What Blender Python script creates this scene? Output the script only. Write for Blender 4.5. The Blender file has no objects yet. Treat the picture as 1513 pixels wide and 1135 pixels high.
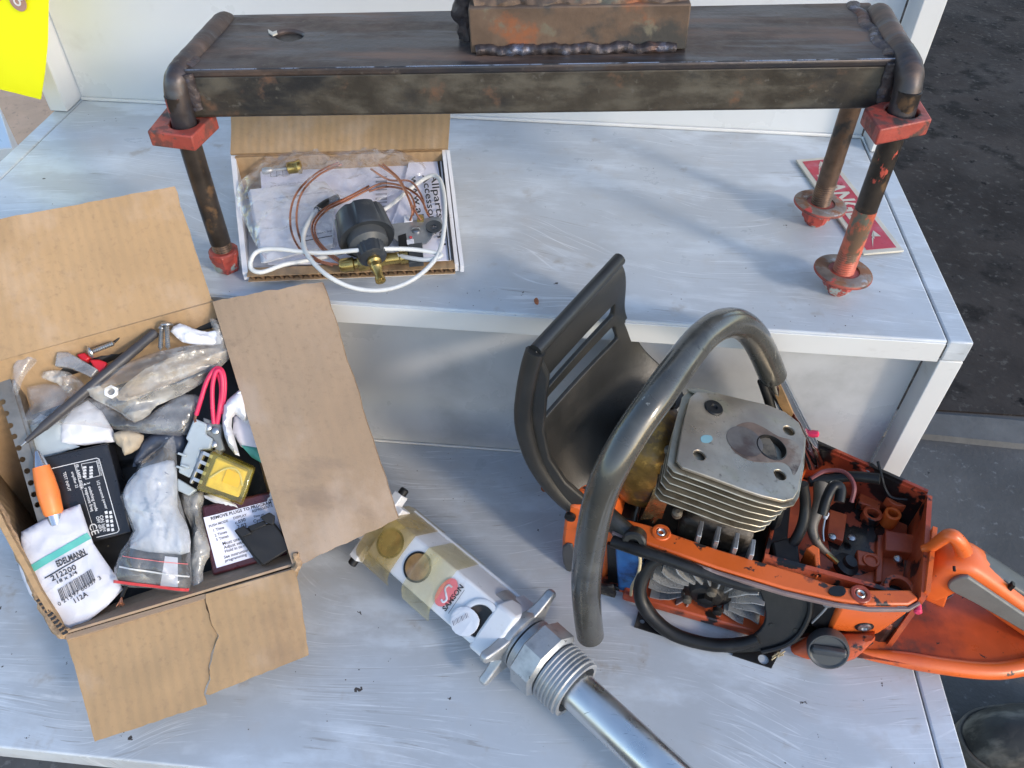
import bpy, bmesh, math, random
from mathutils import Vector, Matrix, noise
from mathutils.geometry import delaunay_2d_cdt
R = math.radians
scene = bpy.context.scene
# ------------------------------------------------------------------ camera
CAM_Z = .444
F, PITCH, YAW, ROLL = 1185.07, .787, .0914, .0053      # focal length in photo pixels, angles in radians
CX, CY = 756.5, 567.5
fwd = Vector((-math.sin(YAW)*math.cos(PITCH), math.cos(YAW)*math.cos(PITCH), -math.sin(PITCH)))
rt0 = Vector((math.cos(YAW), math.sin(YAW), 0)); up0 = rt0.cross(fwd)
cr, sr = math.cos(ROLL), math.sin(ROLL)
RT = rt0*cr + up0*sr; UP = up0*cr - rt0*sr
CAM = Vector((0, 0, CAM_Z))
cd = bpy.data.cameras.new('camera'); cd.sensor_width = 36; cd.lens = F/1513*36; cd.clip_start = .01; cd.clip_end = 200
co = bpy.data.objects.new('camera', cd); scene.collection.objects.link(co)
co.matrix_world = Matrix(((RT.x, UP.x, -fwd.x, 0), (RT.y, UP.y, -fwd.y, 0), (RT.z, UP.z, -fwd.z, CAM_Z), (0, 0, 0, 1)))
scene.camera = co
# ------------------------------------------------------------------ light
SUN_EL, SUN_AZ = 24, 127            # azimuth clockwise from +Y: low sun from the right, a little behind the camera
w = bpy.data.worlds.new('World'); scene.world = w; w.use_nodes = True
nt = w.node_tree; bg = nt.nodes['Background']
sky = nt.nodes.new('ShaderNodeTexSky'); sky.sky_type = 'NISHITA'; sky.sun_disc = False
sky.sun_elevation = R(SUN_EL); sky.sun_rotation = R(SUN_AZ); sky.air_density = 1.0; sky.dust_density = .6; sky.ozone_density = 1.0
nt.links.new(sky.outputs[0], bg.inputs[0]); bg.inputs[1].default_value = .15
sl = bpy.data.lights.new('sun', 'SUN'); sl.energy = .75; sl.angle = R(8); sl.color = (1, .86, .70)
so = bpy.data.objects.new('sun', sl); scene.collection.objects.link(so)
to_sun = Vector((math.sin(R(SUN_AZ))*math.cos(R(SUN_EL)), math.cos(R(SUN_AZ))*math.cos(R(SUN_EL)), math.sin(R(SUN_EL))))
so.rotation_euler = to_sun.to_track_quat('Z', 'Y').to_euler(); so.location = to_sun*5
scene.view_settings.view_transform = 'Standard'; scene.view_settings.look = 'None'
scene.view_settings.exposure = 1.32; scene.view_settings.gamma = 1
# ------------------------------------------------------------------ helpers: places
def ray(u, v): return RT*((u-CX)/F) - UP*((v-CY)/F) + fwd
def P(u, v, x=None, y=None, z=None):
    d = ray(u, v)
    t = (z-CAM.z)/d.z if z is not None else (y-CAM.y)/d.y if y is not None else (x-CAM.x)/d.x
    return CAM + d*t
class Fr:
    "a local frame: o origin, x / y in the plane, z its normal"
    def __init__(s, o, x, y):
        s.o = Vector(o); s.x = Vector(x).normalized(); y = Vector(y); s.y = (y - s.x*y.dot(s.x)).normalized(); s.z = s.x.cross(s.y)
    def w(s, x, y, z=0): return s.o + s.x*x + s.y*y + s.z*z
    def px(s, u, v, z=0):
        d = ray(u, v); o = s.o + s.z*z; t = (o-CAM).dot(s.z)/d.dot(s.z); q = CAM + d*t - s.o
        return (q.dot(s.x), q.dot(s.y))
    def pxs(s, L, z=0): return [s.px(u, v, z) for u, v in L]
    def at(s, u, v, z=0): x, y = s.px(u, v, z); return s.w(x, y, z)
    def up(s, dz): return Fr(s.o + s.z*dz, s.x, s.y)
def HZ(z): return Fr((0, 0, z), (1, 0, 0), (0, 1, 0))
def F3(a, b, c): a = Vector(a); return Fr(a, Vector(b)-a, Vector(c)-a)
# ------------------------------------------------------------------ helpers: objects
def link(o, parent=None):
    scene.collection.objects.link(o)
    if parent:
        o.parent = parent; o.matrix_parent_inverse = Matrix.Translation(-Vector(parent.location)) @ Matrix.Identity(4)
        if parent.parent: o.matrix_parent_inverse = Matrix.Identity(4)
    return o
def tag(o, label=None, cat=None, group=None, kind=None):
    if label: o['label'] = label
    if cat: o['category'] = cat
    if group: o['group'] = group
    if kind: o['kind'] = kind
    return o
def thing(name, label, cat, loc, group=None):
    o = bpy.data.objects.new(name, None); o.empty_display_size = .02; o.location = loc
    link(o); return tag(o, label, cat, group)
def mesh(name, V, Fc, mat, parent=None, smooth=True, bevel=0, uv=None, ang=35, segs=2):
    me = bpy.data.meshes.new(name); me.from_pydata([tuple(v) for v in V], [], Fc); me.validate()
    bm = bmesh.new(); bm.from_mesh(me); bmesh.ops.recalc_face_normals(bm, faces=bm.faces); bm.to_mesh(me); bm.free()
    if uv:
        ul = me.uv_layers.new(name='UVMap')
        for l in me.loops: ul.data[l.index].uv = uv[l.vertex_index]
    me.materials.append(mat)
    if smooth:
        me.shade_smooth(); me.set_sharp_from_angle(angle=R(ang))
    o = bpy.data.objects.new(name, me); link(o, parent)
    if bevel:
        b = o.modifiers.new('bevel', 'BEVEL'); b.width = bevel; b.segments = segs; b.limit_method = 'ANGLE'; b.angle_limit = R(40); b.harden_normals = False
    return o
def box(name, x0, x1, y0, y1, z0, z1, mat, parent=None, fr=None, bevel=0, segs=2):
    fr = fr or HZ(0)
    V = [fr.w(x, y, z) for z in (z0, z1) for y in (y0, y1) for x in (x0, x1)]
    return mesh(name, V, [(0,2,3,1),(4,5,7,6),(0,1,5,4),(2,6,7,3),(0,4,6,2),(1,3,7,5)], mat, parent, bevel=bevel, segs=segs)
def inside(p, poly):
    c = False; x, y = p; n = len(poly); j = n-1
    for i in range(n):
        xi, yi = poly[i]; xj, yj = poly[j]
        if (yi > y) != (yj > y) and x < (xj-xi)*(y-yi)/(yj-yi)+xi: c = not c
        j = i
    return c
def edge_d(p, poly):
    m = 1e9; n = len(poly); q = Vector(p)
    for i in range(n):
        a = Vector(poly[i]); b = Vector(poly[(i+1) % n]); ab = b-a; t = max(0, min(1, (q-a).dot(ab)/max(ab.dot(ab), 1e-12)))
        m = min(m, (a+ab*t-q).length)
    return m
def circ(c, r, n=24, ry=None, rot=0):
    ry = ry or r; out = []
    for i in range(n):
        a = 2*math.pi*i/n; x, y = r*math.cos(a), ry*math.sin(a)
        out.append((c[0]+x*math.cos(rot)-y*math.sin(rot), c[1]+x*math.sin(rot)+y*math.cos(rot)))
    return out
def smooth_poly(L, n=4):
    out = []; m = len(L)
    for i in range(m):
        p0, p1, p2, p3 = (Vector(L[(i+k-1) % m]) for k in range(4))
        for j in range(n):
            t = j/n; q = .5*((2*p1)+(p2-p0)*t+(2*p0-5*p1+4*p2-p3)*t*t+(3*p1-p0-3*p2+p3)*t**3); out.append(tuple(q))
    return out
def prism(name, pts, fr, t, mat, parent=None, holes=(), z0=0, bevel=0, smooth=True):
    "plate: outline pts (2D in fr) with holes, top at z0, thickness t downwards"
    loops = [list(pts)]+[list(h) for h in holes]; V2 = []; E = []
    for lp in loops:
        b = len(V2); n = len(lp); V2 += [Vector(p) for p in lp]; E += [(b+i, b+(i+1) % n) for i in range(n)]
    v, e, f, ov, oe, of = delaunay_2d_cdt(V2, E, [], 0, 1e-7)
    v = [tuple(q) for q in v]; T = []
    for tri in f:
        c = (sum(v[i][0] for i in tri)/len(tri), sum(v[i][1] for i in tri)/len(tri))
        if inside(c, pts) and not any(inside(c, h) for h in holes): T.append(tuple(tri))
    n = len(v); V = [fr.w(x, y, z0) for x, y in v]+[fr.w(x, y, z0-t) for x, y in v]
    cnt = {}
    for tri in T:
        for i in range(len(tri)):
            a, b = tri[i], tri[(i+1) % len(tri)]; cnt[(a, b)] = 1
    Fc = list(T)+[tuple(i+n for i in reversed(q)) for q in T]
    for (a, b) in cnt:
        if (b, a) not in cnt: Fc.append((b, a, a+n, b+n))
    o = mesh(name, V, Fc, mat, parent, smooth=smooth)
    bm = bmesh.new(); bm.from_mesh(o.data)
    bmesh.ops.delete(bm, geom=[x for x in bm.verts if not x.link_faces], context='VERTS')
    bmesh.ops.dissolve_limit(bm, angle_limit=R(.5), verts=bm.verts, edges=bm.edges); bm.to_mesh(o.data); bm.free()
    if bevel:
        m = o.modifiers.new('bevel', 'BEVEL'); m.width = bevel; m.segments = 2; m.limit_method = 'ANGLE'; m.angle_limit = R(40)
    if smooth: o.data.shade_smooth(); o.data.set_sharp_from_angle(angle=R(35))
    return o
def cushion(name, pts, fr, dome, amp, freq, mat, parent=None, n=26, seed=0, edge=.012, z0=0, bottom=True, ridge=True, folds=(), grain=None):
    "a crumpled packet, bag or paper: domed and creased top over a flat back"
    rnd = random.Random(seed); xs = [p[0] for p in pts]; ys = [p[1] for p in pts]
    st = max(max(xs)-min(xs), max(ys)-min(ys))/n; off = Vector((seed*3.7, seed*1.3, 0))
    def hf(x, y):
        d = edge_d((x, y), pts); k = min(1, d/edge); k = math.sqrt(max(0, 1-(1-k)**2))
        q = Vector((x*freq, y*freq, 0))
        if grain: ca, sa_ = grain[0]; q = Vector(((q.x*ca+q.y*sa_)/grain[1], (-q.x*sa_+q.y*ca), 0))
        q = q+off
        nz = noise.noise(q)*.6+noise.noise(q*2.3)*.35
        if ridge: nz = (1-2*abs(noise.noise(q)))*.7+(1-2*abs(noise.noise(q*2.1+Vector((5, 3, 1)))))*.4-.25
        z = dome*k + amp*nz*(.25+.75*k)
        for (ax, ay, bx, by, hgt, wd) in folds:
            a = Vector((ax, ay)); b = Vector((bx, by)); ab = b-a; t = max(0, min(1, (Vector((x, y))-a).dot(ab)/ab.dot(ab)))
            dd = (Vector((x, y))-(a+ab*t)).length; z += hgt*max(0, 1-dd/wd)
        return z0+z
    V2 = []; E = []; m = len(pts)
    for i in range(m):
        a = Vector(pts[i]); b = Vector(pts[(i+1) % m]); k = max(1, int((b-a).length/st))
        for j in range(k): V2.append(a.lerp(b, j/k))
    nb = len(V2); E = [(i, (i+1) % nb) for i in range(nb)]
    y = min(ys)
    while y < max(ys):
        x = min(xs)
        while x < max(xs):
            p = (x+rnd.uniform(-.35, .35)*st, y+rnd.uniform(-.35, .35)*st)
            if inside(p, pts) and edge_d(p, pts) > st*.35: V2.append(Vector(p))
            x += st
        y += st
    v, e, f, *_ = delaunay_2d_cdt(V2, E, [], 0, 1e-7)
    v = [tuple(q) for q in v]; T = [tuple(t) for t in f if inside((sum(v[i][0] for i in t)/3, sum(v[i][1] for i in t)/3), pts)]
    N = len(v); V = [fr.w(x, y, hf(x, y)) for x, y in v]; Fc = list(T); UV = list(v)
    if bottom:
        V += [fr.w(x, y, z0-.0008+min(0, hf(x, y)-z0-.0004)) for x, y in v]; UV = UV+UV; Fc += [tuple(i+N for i in reversed(t)) for t in T]
        cnt = {(t[i], t[(i+1) % 3]) for t in T for i in range(3)}
        Fc += [(b, a, a+N, b+N) for a, b in cnt if (b, a) not in cnt]
    o = mesh(name, V, Fc, mat, parent, ang=60, uv=UV)
    bm = bmesh.new(); bm.from_mesh(o.data); bmesh.ops.delete(bm, geom=[q for q in bm.verts if not q.link_faces], context='VERTS'); bm.to_mesh(o.data); bm.free()
    return o, hf
def spline(L, n=6):
    L = [Vector(p) for p in L]; out = []
    for i in range(len(L)-1):
        p0 = L[max(i-1, 0)]; p1 = L[i]; p2 = L[i+1]; p3 = L[min(i+2, len(L)-1)]
        for j in range(n):
            t = j/n; out.append(.5*((2*p1)+(p2-p0)*t+(2*p0-5*p1+4*p2-p3)*t*t+(3*p1-p0-3*p2+p3)*t**3))
    out.append(L[-1]); return out
def tube(name, L, r, mat, parent=None, sides=12, n=6, rad=None, squash=None, wob=0, closed=False):
    "a round bar or cable through L; rad(t) may vary the radius; squash = (direction, factor)"
    C = spline(L, n) if n > 1 else [Vector(p) for p in L]; V = []; Fc = []; m = len(C)
    tg = (C[1]-C[0]).normalized(); nx = tg.orthogonal().normalized()
    for i, c in enumerate(C):
        t2 = (C[min(i+1, m-1)]-C[max(i-1, 0)]).normalized()
        q = tg.rotation_difference(t2); nx = (q @ nx); nx = (nx-t2*nx.dot(t2)).normalized(); tg = t2; ny = tg.cross(nx)
        rr = r*(rad(i/(m-1)) if rad else 1)
        for k in range(sides):
            a = 2*math.pi*k/sides; d = nx*math.cos(a)+ny*math.sin(a)
            r2 = rr*(1+wob*noise.noise((c+d*rr)*160)) if wob else rr
            o = d*r2
            if squash: o -= squash[0]*o.dot(squash[0])*(1-squash[1])
            V.append(c+o)
    for i in range(m-1):
        for k in range(sides):
            k2 = (k+1) % sides; Fc.append((i*sides+k, i*sides+k2, (i+1)*sides+k2, (i+1)*sides+k))
    Fc.append(tuple(reversed(range(sides)))); Fc.append(tuple((m-1)*sides+k for k in range(sides)))
    return mesh(name, V, Fc, mat, parent, ang=40)
def lathe(name, o, axis, prof, mat, parent=None, segs=28, ref=None, rmod=None):
    "profile [(distance along axis, radius)] turned round axis"
    o = Vector(o); ax = Vector(axis).normalized(); nx = (Vector(ref)-ax*Vector(ref).dot(ax)).normalized() if ref else ax.orthogonal().normalized(); ny = ax.cross(nx)
    V = []; Fc = []
    for i, (t, r) in enumerate(prof):
        for k in range(segs):
            a = 2*math.pi*k/segs; rr = r*(rmod(a, i) if rmod else 1)
            V.append(o+ax*t+(nx*math.cos(a)+ny*math.sin(a))*rr)
    for i in range(len(prof)-1):
        for k in range(segs):
            k2 = (k+1) % segs; Fc.append((i*segs+k, i*segs+k2, (i+1)*segs+k2, (i+1)*segs+k))
    Fc.append(tuple(reversed(range(segs)))); Fc.append(tuple((len(prof)-1)*segs+k for k in range(segs)))
    return mesh(name, V, Fc, mat, parent, ang=38)
def sheet(name, c00, c10, c11, c01, mat, parent=None, nu=16, nv=10, t=.0035, amp=0, freq=20, bend=0, seed=0, jag=0):
    "a board between four corners (u from c00 to c10, v from c00 to c01), dented by amp, UV in metres"
    c00, c10, c11, c01 = (Vector(c) for c in (c00, c10, c11, c01))
    nrm = (c10-c00).cross(c01-c00).normalized(); V = []; UV = []; lu = (c10-c00).length; lv = (c01-c00).length; off = Vector((seed*7.1, seed*2.2, seed))
    for s in (0, 1):
        for j in range(nv+1):
            for i in range(nu+1):
                u, v = i/nu, j/nv; vv = v
                if jag and j == nv: vv = 1+jag*noise.noise(Vector((u*14, seed*3.1, 0)))
                uu = u
                if jag and i in (0, nu) and j > 0: uu = u+(jag*.5)*noise.noise(Vector((v*9, seed*5.1, i)))
                p = (c00.lerp(c10, uu)).lerp(c01.lerp(c11, uu), vv)
                d = amp*(noise.noise(p*freq+off)+.4*noise.noise(p*freq*3+off))*min(1, v*3) + bend*math.sin(math.pi*v)
                V.append(p+nrm*(d-s*t)); UV.append((uu*lu, vv*lv))
    W = nu+1; N = W*(nv+1); Fc = []
    for j in range(nv):
        for i in range(nu):
            a = j*W+i; Fc += [(a, a+1, a+W+1, a+W), (N+a, N+a+W, N+a+W+1, N+a+1)]
    for i in range(nu): Fc += [(i, N+i, N+i+1, i+1), (nv*W+i, nv*W+i+1, N+nv*W+i+1, N+nv*W+i)]
    for j in range(nv): Fc += [(j*W, (j+1)*W, N+(j+1)*W, N+j*W), (j*W+nu, N+j*W+nu, N+(j+1)*W+nu, (j+1)*W+nu)]
    return mesh(name, V, Fc, mat, parent, uv=UV, ang=40)
def text(name, s, fr, a, b, mat, parent, hscale=1, zoff=.0003, hf=None, bold=0, height=None):
    "flat print from 2D point a to 2D point b along its baseline; height in metres or from the letters' own shape"
    cu = bpy.data.curves.new('t', 'FONT'); cu.body = s; cu.size = 1; cu.offset = bold; cu.resolution_u = 2
    ob = bpy.data.objects.new('t', cu); me0 = bpy.data.meshes.new_from_object(ob)
    vs = [v.co.copy() for v in me0.vertices]; fs = [tuple(p.vertices) for p in me0.polygons]
    bpy.data.objects.remove(ob); bpy.data.meshes.remove(me0); bpy.data.curves.remove(cu)
    if not vs: return None
    x0 = min(v.x for v in vs); x1 = max(v.x for v in vs); y1 = max(v.y for v in vs)
    a = Vector(a); b = Vector(b); sc = (b-a).length/(x1-x0); sy = (height/y1 if height else sc*hscale); ex = (b-a).normalized(); ey = Vector((-ex.y, ex.x)); V = []
    for v in vs:
        q = a+ex*((v.x-x0)*sc)+ey*(v.y*sy); V.append(fr.w(q.x, q.y, (hf(q.x, q.y) if hf else 0)+zoff))
    me = bpy.data.meshes.new(name); me.from_pydata([tuple(v) for v in V], [], fs); me.materials.append(mat)
    return link(bpy.data.objects.new(name, me), parent)
def quads(name, rects, fr, mat, parent, zoff=.0003, hf=None):
    "flat printed bars: each a list of 2D corners"
    V = []; Fc = []
    for q in rects:
        b = len(V); V += [fr.w(x, y, (hf(x, y) if hf else 0)+zoff) for x, y in q]; Fc.append(tuple(range(b, b+len(q))))
    me = bpy.data.meshes.new(name); me.from_pydata([tuple(v) for v in V], [], Fc); me.materials.append(mat)
    return link(bpy.data.objects.new(name, me), parent)
# ------------------------------------------------------------------ materials
def lin(c):
    if isinstance(c, str): c = tuple(int(c[i:i+2], 16)/255 for i in (0, 2, 4))
    else: return tuple(c)
    return tuple(x/12.92 if x <= .04045 else ((x+.055)/1.055)**2.4 for x in c)
def M(name, col, rough=.5, metal=0, var=.12, vs=25, layers=(), bump=0, bs=200, spec=.5, coat=0, alpha=1, trans=0, sss=0, uvwave=None, crease=None):
    """layers: (colour, noise scale, lo, hi, roughness or None, stretch xyz, rotation z, metal or None)"""
    m = bpy.data.materials.new(name); m.use_nodes = True; t = m.node_tree; N = t.nodes; K = t.links; bs_ = N['Principled BSDF']
    tc = N.new('ShaderNodeTexCoord')
    def nz(scale, stretch=(1, 1, 1), rot=0, detail=6, dist=0, ro=.6, warp=0):
        mp = N.new('ShaderNodeMapping'); mp.inputs['Scale'].default_value = stretch; mp.inputs['Rotation'].default_value = (0, 0, rot)
        
        if warp:
            wn = N.new('ShaderNodeTexNoise'); wn.inputs['Scale'].default_value = 3.5; wn.inputs['Detail'].default_value = 1; K.new(tc.outputs['Object'], wn.inputs['Vector'])
            wa = N.new('ShaderNodeVectorMath'); wa.operation = 'MULTIPLY_ADD'; K.new(wn.outputs['Color'], wa.inputs[0]); wa.inputs[1].default_value = (warp, warp, 0); K.new(tc.outputs['Object'], wa.inputs[2]); K.new(wa.outputs[0], mp.inputs[0])
        else: K.new(tc.outputs['Object'], mp.inputs[0])
        n = N.new('ShaderNodeTexNoise'); n.inputs['Scale'].default_value = scale; n.inputs['Detail'].default_value = detail
        n.inputs['Roughness'].default_value = ro; n.inputs['Distortion'].default_value = dist; K.new(mp.outputs[0], n.inputs['Vector']); return n.outputs['Fac']
    def ramp(sock, lo, hi, a=0, b=1):
        r = N.new('ShaderNodeMapRange'); r.interpolation_type = 'SMOOTHSTEP'; r.inputs['From Min'].default_value = lo; r.inputs['From Max'].default_value = hi
        r.inputs['To Min'].default_value = a; r.inputs['To Max'].default_value = b; K.new(sock, r.inputs['Value']); return r.outputs[0]
    col = lin(col)
    v = nz(vs); vr = ramp(v, .3, .7, 1-var, 1+var)
    mx = N.new('ShaderNodeVectorMath'); mx.operation = 'SCALE'; mx.inputs[0].default_value = col; K.new(vr, mx.inputs['Scale']); C = mx.outputs[0]
    rs = ramp(nz(vs*2.3), .3, .7, max(.02, rough-.08), min(1, rough+.08)); ms = None
    for ly in layers:
        c, sc, lo, hi = ly[:4]; rg = ly[4] if len(ly) > 4 else None; st = ly[5] if len(ly) > 5 and ly[5] else (1, 1, 1); ro = ly[6] if len(ly) > 6 else 0; mt = ly[7] if len(ly) > 7 else None; ds = ly[8] if len(ly) > 8 else 0; wp = ly[9] if len(ly) > 9 else 0; am = ly[10] if len(ly) > 10 else 1
        fac = ramp(nz(sc, st, ro, 8, ds, .6, wp), lo, hi, 0, am)
        if wp:
            mk = N.new('ShaderNodeMath'); mk.operation = 'MULTIPLY'; K.new(fac, mk.inputs[0]); K.new(ramp(nz(6+sc, (1, 1, 1), .7), .46, .62), mk.inputs[1]); fac = mk.outputs[0]
        x = N.new('ShaderNodeMix'); x.data_type = 'RGBA'; K.new(fac, x.inputs[0]); K.new(C, x.inputs[6]); x.inputs[7].default_value = (*lin(c), 1); C = x.outputs[2]
        if rg is not None:
            y = N.new('ShaderNodeMix'); K.new(fac, y.inputs[0]); K.new(rs, y.inputs[2]); y.inputs[3].default_value = rg; rs = y.outputs[0]
        if mt is not None:
            y = N.new('ShaderNodeMix'); K.new(fac, y.inputs[0])
            if ms is None: y.inputs[2].default_value = metal
            else: K.new(ms, y.inputs[2])
            y.inputs[3].default_value = mt; ms = y.outputs[0]
    K.new(C, bs_.inputs['Base Color']); K.new(rs, bs_.inputs['Roughness'])
    if ms is not None: K.new(ms, bs_.inputs['Metallic'])
    else: bs_.inputs['Metallic'].default_value = metal
    bs_.inputs['Specular IOR Level'].default_value = spec; bs_.inputs['Coat Weight'].default_value = coat; bs_.inputs['Coat Roughness'].default_value = .12
    bs_.inputs['Alpha'].default_value = alpha; bs_.inputs['Transmission Weight'].default_value = trans
    if sss: bs_.inputs['Subsurface Weight'].default_value = sss; bs_.inputs['Subsurface Radius'].default_value = (.004, .003, .002)
    H = None
    if bump:
        b = N.new('ShaderNodeBump'); b.inputs['Strength'].default_value = bump; b.inputs['Distance'].default_value = .002; K.new(nz(bs), b.inputs['Height']); H = b.outputs[0]
    if crease:
        wv = N.new('ShaderNodeTexNoise'); wv.inputs['Scale'].default_value = crease[0]*.6; K.new(tc.outputs['Object'], wv.inputs['Vector'])
        wa = N.new('ShaderNodeVectorMath'); wa.operation = 'MULTIPLY_ADD'; K.new(wv.outputs['Color'], wa.inputs[0]); wa.inputs[1].default_value = (1.2/crease[0],)*3; K.new(tc.outputs['Object'], wa.inputs[2])
        vo = N.new('ShaderNodeTexVoronoi'); vo.feature = 'F2'; vo.inputs['Scale'].default_value = crease[0]; K.new(wa.outputs[0], vo.inputs['Vector'])
        b = N.new('ShaderNodeBump'); b.inputs['Strength'].default_value = crease[1]; b.inputs['Distance'].default_value = .25/crease[0]; K.new(vo.outputs['Distance'], b.inputs['Height'])
        if H: K.new(H, b.inputs['Normal'])
        H = b.outputs[0]
    if uvwave:
        mp = N.new('ShaderNodeUVMap'); wv = N.new('ShaderNodeTexWave'); wv.wave_type = 'BANDS'; wv.bands_direction = uvwave[0]; wv.inputs['Scale'].default_value = uvwave[1]
        wv.inputs['Distortion'].default_value = 1.2; wv.inputs['Detail'].default_value = 2; wv.inputs['Detail Scale'].default_value = 3; K.new(mp.outputs[0], wv.inputs['Vector'])
        b = N.new('ShaderNodeBump'); b.inputs['Strength'].default_value = uvwave[2]; b.inputs['Distance'].default_value = .0012; K.new(wv.outputs['Fac'], b.inputs['Height'])
        if H: K.new(H, b.inputs['Normal'])
        H = b.outputs[0]
    if H: K.new(H, bs_.inputs['Normal'])
    return m
def MFILM(name, col, opac, rough=.2, tint=.35, fres=.35, bump=.6):
    "thin clear or milky plastic film: mostly see-through, with creases that catch the sky"
    m = bpy.data.materials.new(name); m.use_nodes = True; t = m.node_tree; N = t.nodes; K = t.links; out = N['Material Output']; N.remove(N['Principled BSDF'])
    tr = N.new('ShaderNodeBsdfTransparent'); tr.inputs[0].default_value = (*[1-(1-x)*tint for x in lin(col)], 1)
    df = N.new('ShaderNodeBsdfPrincipled'); df.inputs['Base Color'].default_value = (*lin(col), 1); df.inputs['Roughness'].default_value = .6; df.inputs['Specular IOR Level'].default_value = .2
    gl = N.new('ShaderNodeBsdfGlossy'); gl.inputs['Roughness'].default_value = rough; gl.inputs['Color'].default_value = (1, 1, 1, 1)
    tc = N.new('ShaderNodeTexCoord')
    def nz(sc, d=5):
        n = N.new('ShaderNodeTexNoise'); n.inputs['Scale'].default_value = sc; n.inputs['Detail'].default_value = d; K.new(tc.outputs['Object'], n.inputs['Vector']); return n.outputs['Fac']
    a = N.new('ShaderNodeMapRange'); a.inputs['From Min'].default_value = .35; a.inputs['From Max'].default_value = .68; a.inputs['To Min'].default_value = opac*.35; a.inputs['To Max'].default_value = min(.95, opac*1.7); K.new(nz(38), a.inputs['Value'])
    vo = N.new('ShaderNodeTexVoronoi'); vo.feature = 'DISTANCE_TO_EDGE'; vo.inputs['Scale'].default_value = 55
    wv = N.new('ShaderNodeTexNoise'); wv.inputs['Scale'].default_value = 30; K.new(tc.outputs['Object'], wv.inputs['Vector'])
    wa = N.new('ShaderNodeVectorMath'); wa.operation = 'MULTIPLY_ADD'; K.new(wv.outputs['Color'], wa.inputs[0]); wa.inputs[1].default_value = (.03, .03, .03); K.new(tc.outputs['Object'], wa.inputs[2]); K.new(wa.outputs[0], vo.inputs['Vector'])
    bp = N.new('ShaderNodeBump'); bp.inputs['Strength'].default_value = bump; bp.inputs['Distance'].default_value = .004; K.new(vo.outputs['Distance'], bp.inputs['Height'])
    b2 = N.new('ShaderNodeBump'); b2.inputs['Strength'].default_value = bump*.8; b2.inputs['Distance'].default_value = .002; K.new(nz(110, 3), b2.inputs['Height']); K.new(bp.outputs[0], b2.inputs['Normal'])
    K.new(b2.outputs[0], gl.inputs['Normal']); K.new(b2.outputs[0], df.inputs['Normal'])
    fr = N.new('ShaderNodeLayerWeight'); fr.inputs[0].default_value = .5; K.new(b2.outputs[0], fr.inputs['Normal'])
    pw_ = N.new('ShaderNodeMath'); pw_.operation = 'POWER'; K.new(fr.outputs['Facing'], pw_.inputs[0]); pw_.inputs[1].default_value = 3.0
    fm = N.new('ShaderNodeMath'); fm.operation = 'MULTIPLY_ADD'; fm.use_clamp = True; K.new(pw_.outputs[0], fm.inputs[0]); fm.inputs[1].default_value = .3+fres; fm.inputs[2].default_value = .05
    mx = N.new('ShaderNodeMixShader'); K.new(a.outputs[0], mx.inputs[0]); K.new(tr.outputs[0], mx.inputs[1]); K.new(df.outputs[0], mx.inputs[2])
    m2 = N.new('ShaderNodeMixShader'); K.new(fm.outputs[0], m2.inputs[0]); K.new(mx.outputs[0], m2.inputs[1]); K.new(gl.outputs[0], m2.inputs[2]); K.new(m2.outputs[0], out.inputs[0])
    return m
L_ = lambda *a: a
SHELF = M('shelf_paint', (.46, .49, .52), .33, 0, .05, 9, bump=.04, bs=60, layers=[
    ((.42, .44, .46), 7, .44, .66, .44, (1, 1.6, 1), .3), ((.56, .60, .64), 8, .50, .66, .30, (1, 2.2, 1), -.25), ((.47, .445, .42), 5, .54, .70, .48, (1, 1, 1), .9, None, 0, 0, .55), ((.45, .45, .45), 28, .54, .68, .45, (1, 1, 1), 0, None, 0, 0, .5),
    ((.60, .63, .66), 12, .55, .66, .5, (.8, 4, 1), .12, None, 0, .10, .5), ((.60, .63, .66), 10, .56, .66, .5, (.9, 5, 1), .9, None, 0, .16, .5),
    ((.76, .78, .80), 9, .595, .615, .5, (.8, 45, 1), -.6, None, 0, .22, .45), ((.76, .78, .80), 7, .60, .62, .5, (.9, 70, 1), 1.9, None, 0, .28, .45), ((.34, .34, .34), 9, .61, .63, .5, (.8, 60, 1), .4, None, 0, .15, .7),
    ((.76, .78, .80), 11, .60, .62, .5, (.7, 80, 1), 1.25, None, 0, .08, .45), ((.28, .27, .26), 11, .63, .65, .6, (1, 24, 1), -1.2, None, 0, .12, .7),
    ((.33, .28, .23), 26, .60, .76, .7, (1, 1, 1), 0, None, 0, 0, .7), ((.06, .05, .045), 55, .70, .71, .7)])
RISER = M('riser_shade_paint', (.48, .49, .50), .30, 0, .04, 5, bump=.03, bs=30, layers=[((.34, .345, .35), 6, .50, .70, .36), ((.10, .09, .08), 60, .77, .79, .6), ((.48, .49, .50), 12, .64, .70, .4, (1, 1, 6))])  # darker copy of the shelf paint: shade under the overhang put into the colour
PANEL = M('panel_paint', (.58, .60, .615), .33, 0, .03, 4, bump=.02, bs=40, layers=[((.46, .46, .46), 9, .62, .8, .4), ((.12, .11, .1), 60, .77, .79, .6)])
LIP = M('lip_paint', (.62, .62, .61), .38, 0, .03, 9, layers=[((.45, .44, .42), 14, .62, .75, .5, (1, 1, 3)), ((.15, .13, .11), 45, .71, .74, .6, (.3, 1, 1))])
SEAM = M('seam_shadow_gap', (.05, .05, .05), .8)
CARD = M('cardboard', (.37, .245, .135), .85, 0, .10, 7, bump=.15, bs=700, crease=(9, .06), spec=.2, uvwave=('X', 38, .26), layers=[((.29, .195, .115), 200, .50, .80), ((.42, .30, .20), 13, .52, .72), ((.28, .185, .11), 6, .52, .72), ((.24, .16, .10), 300, .60, .9)])
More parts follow.
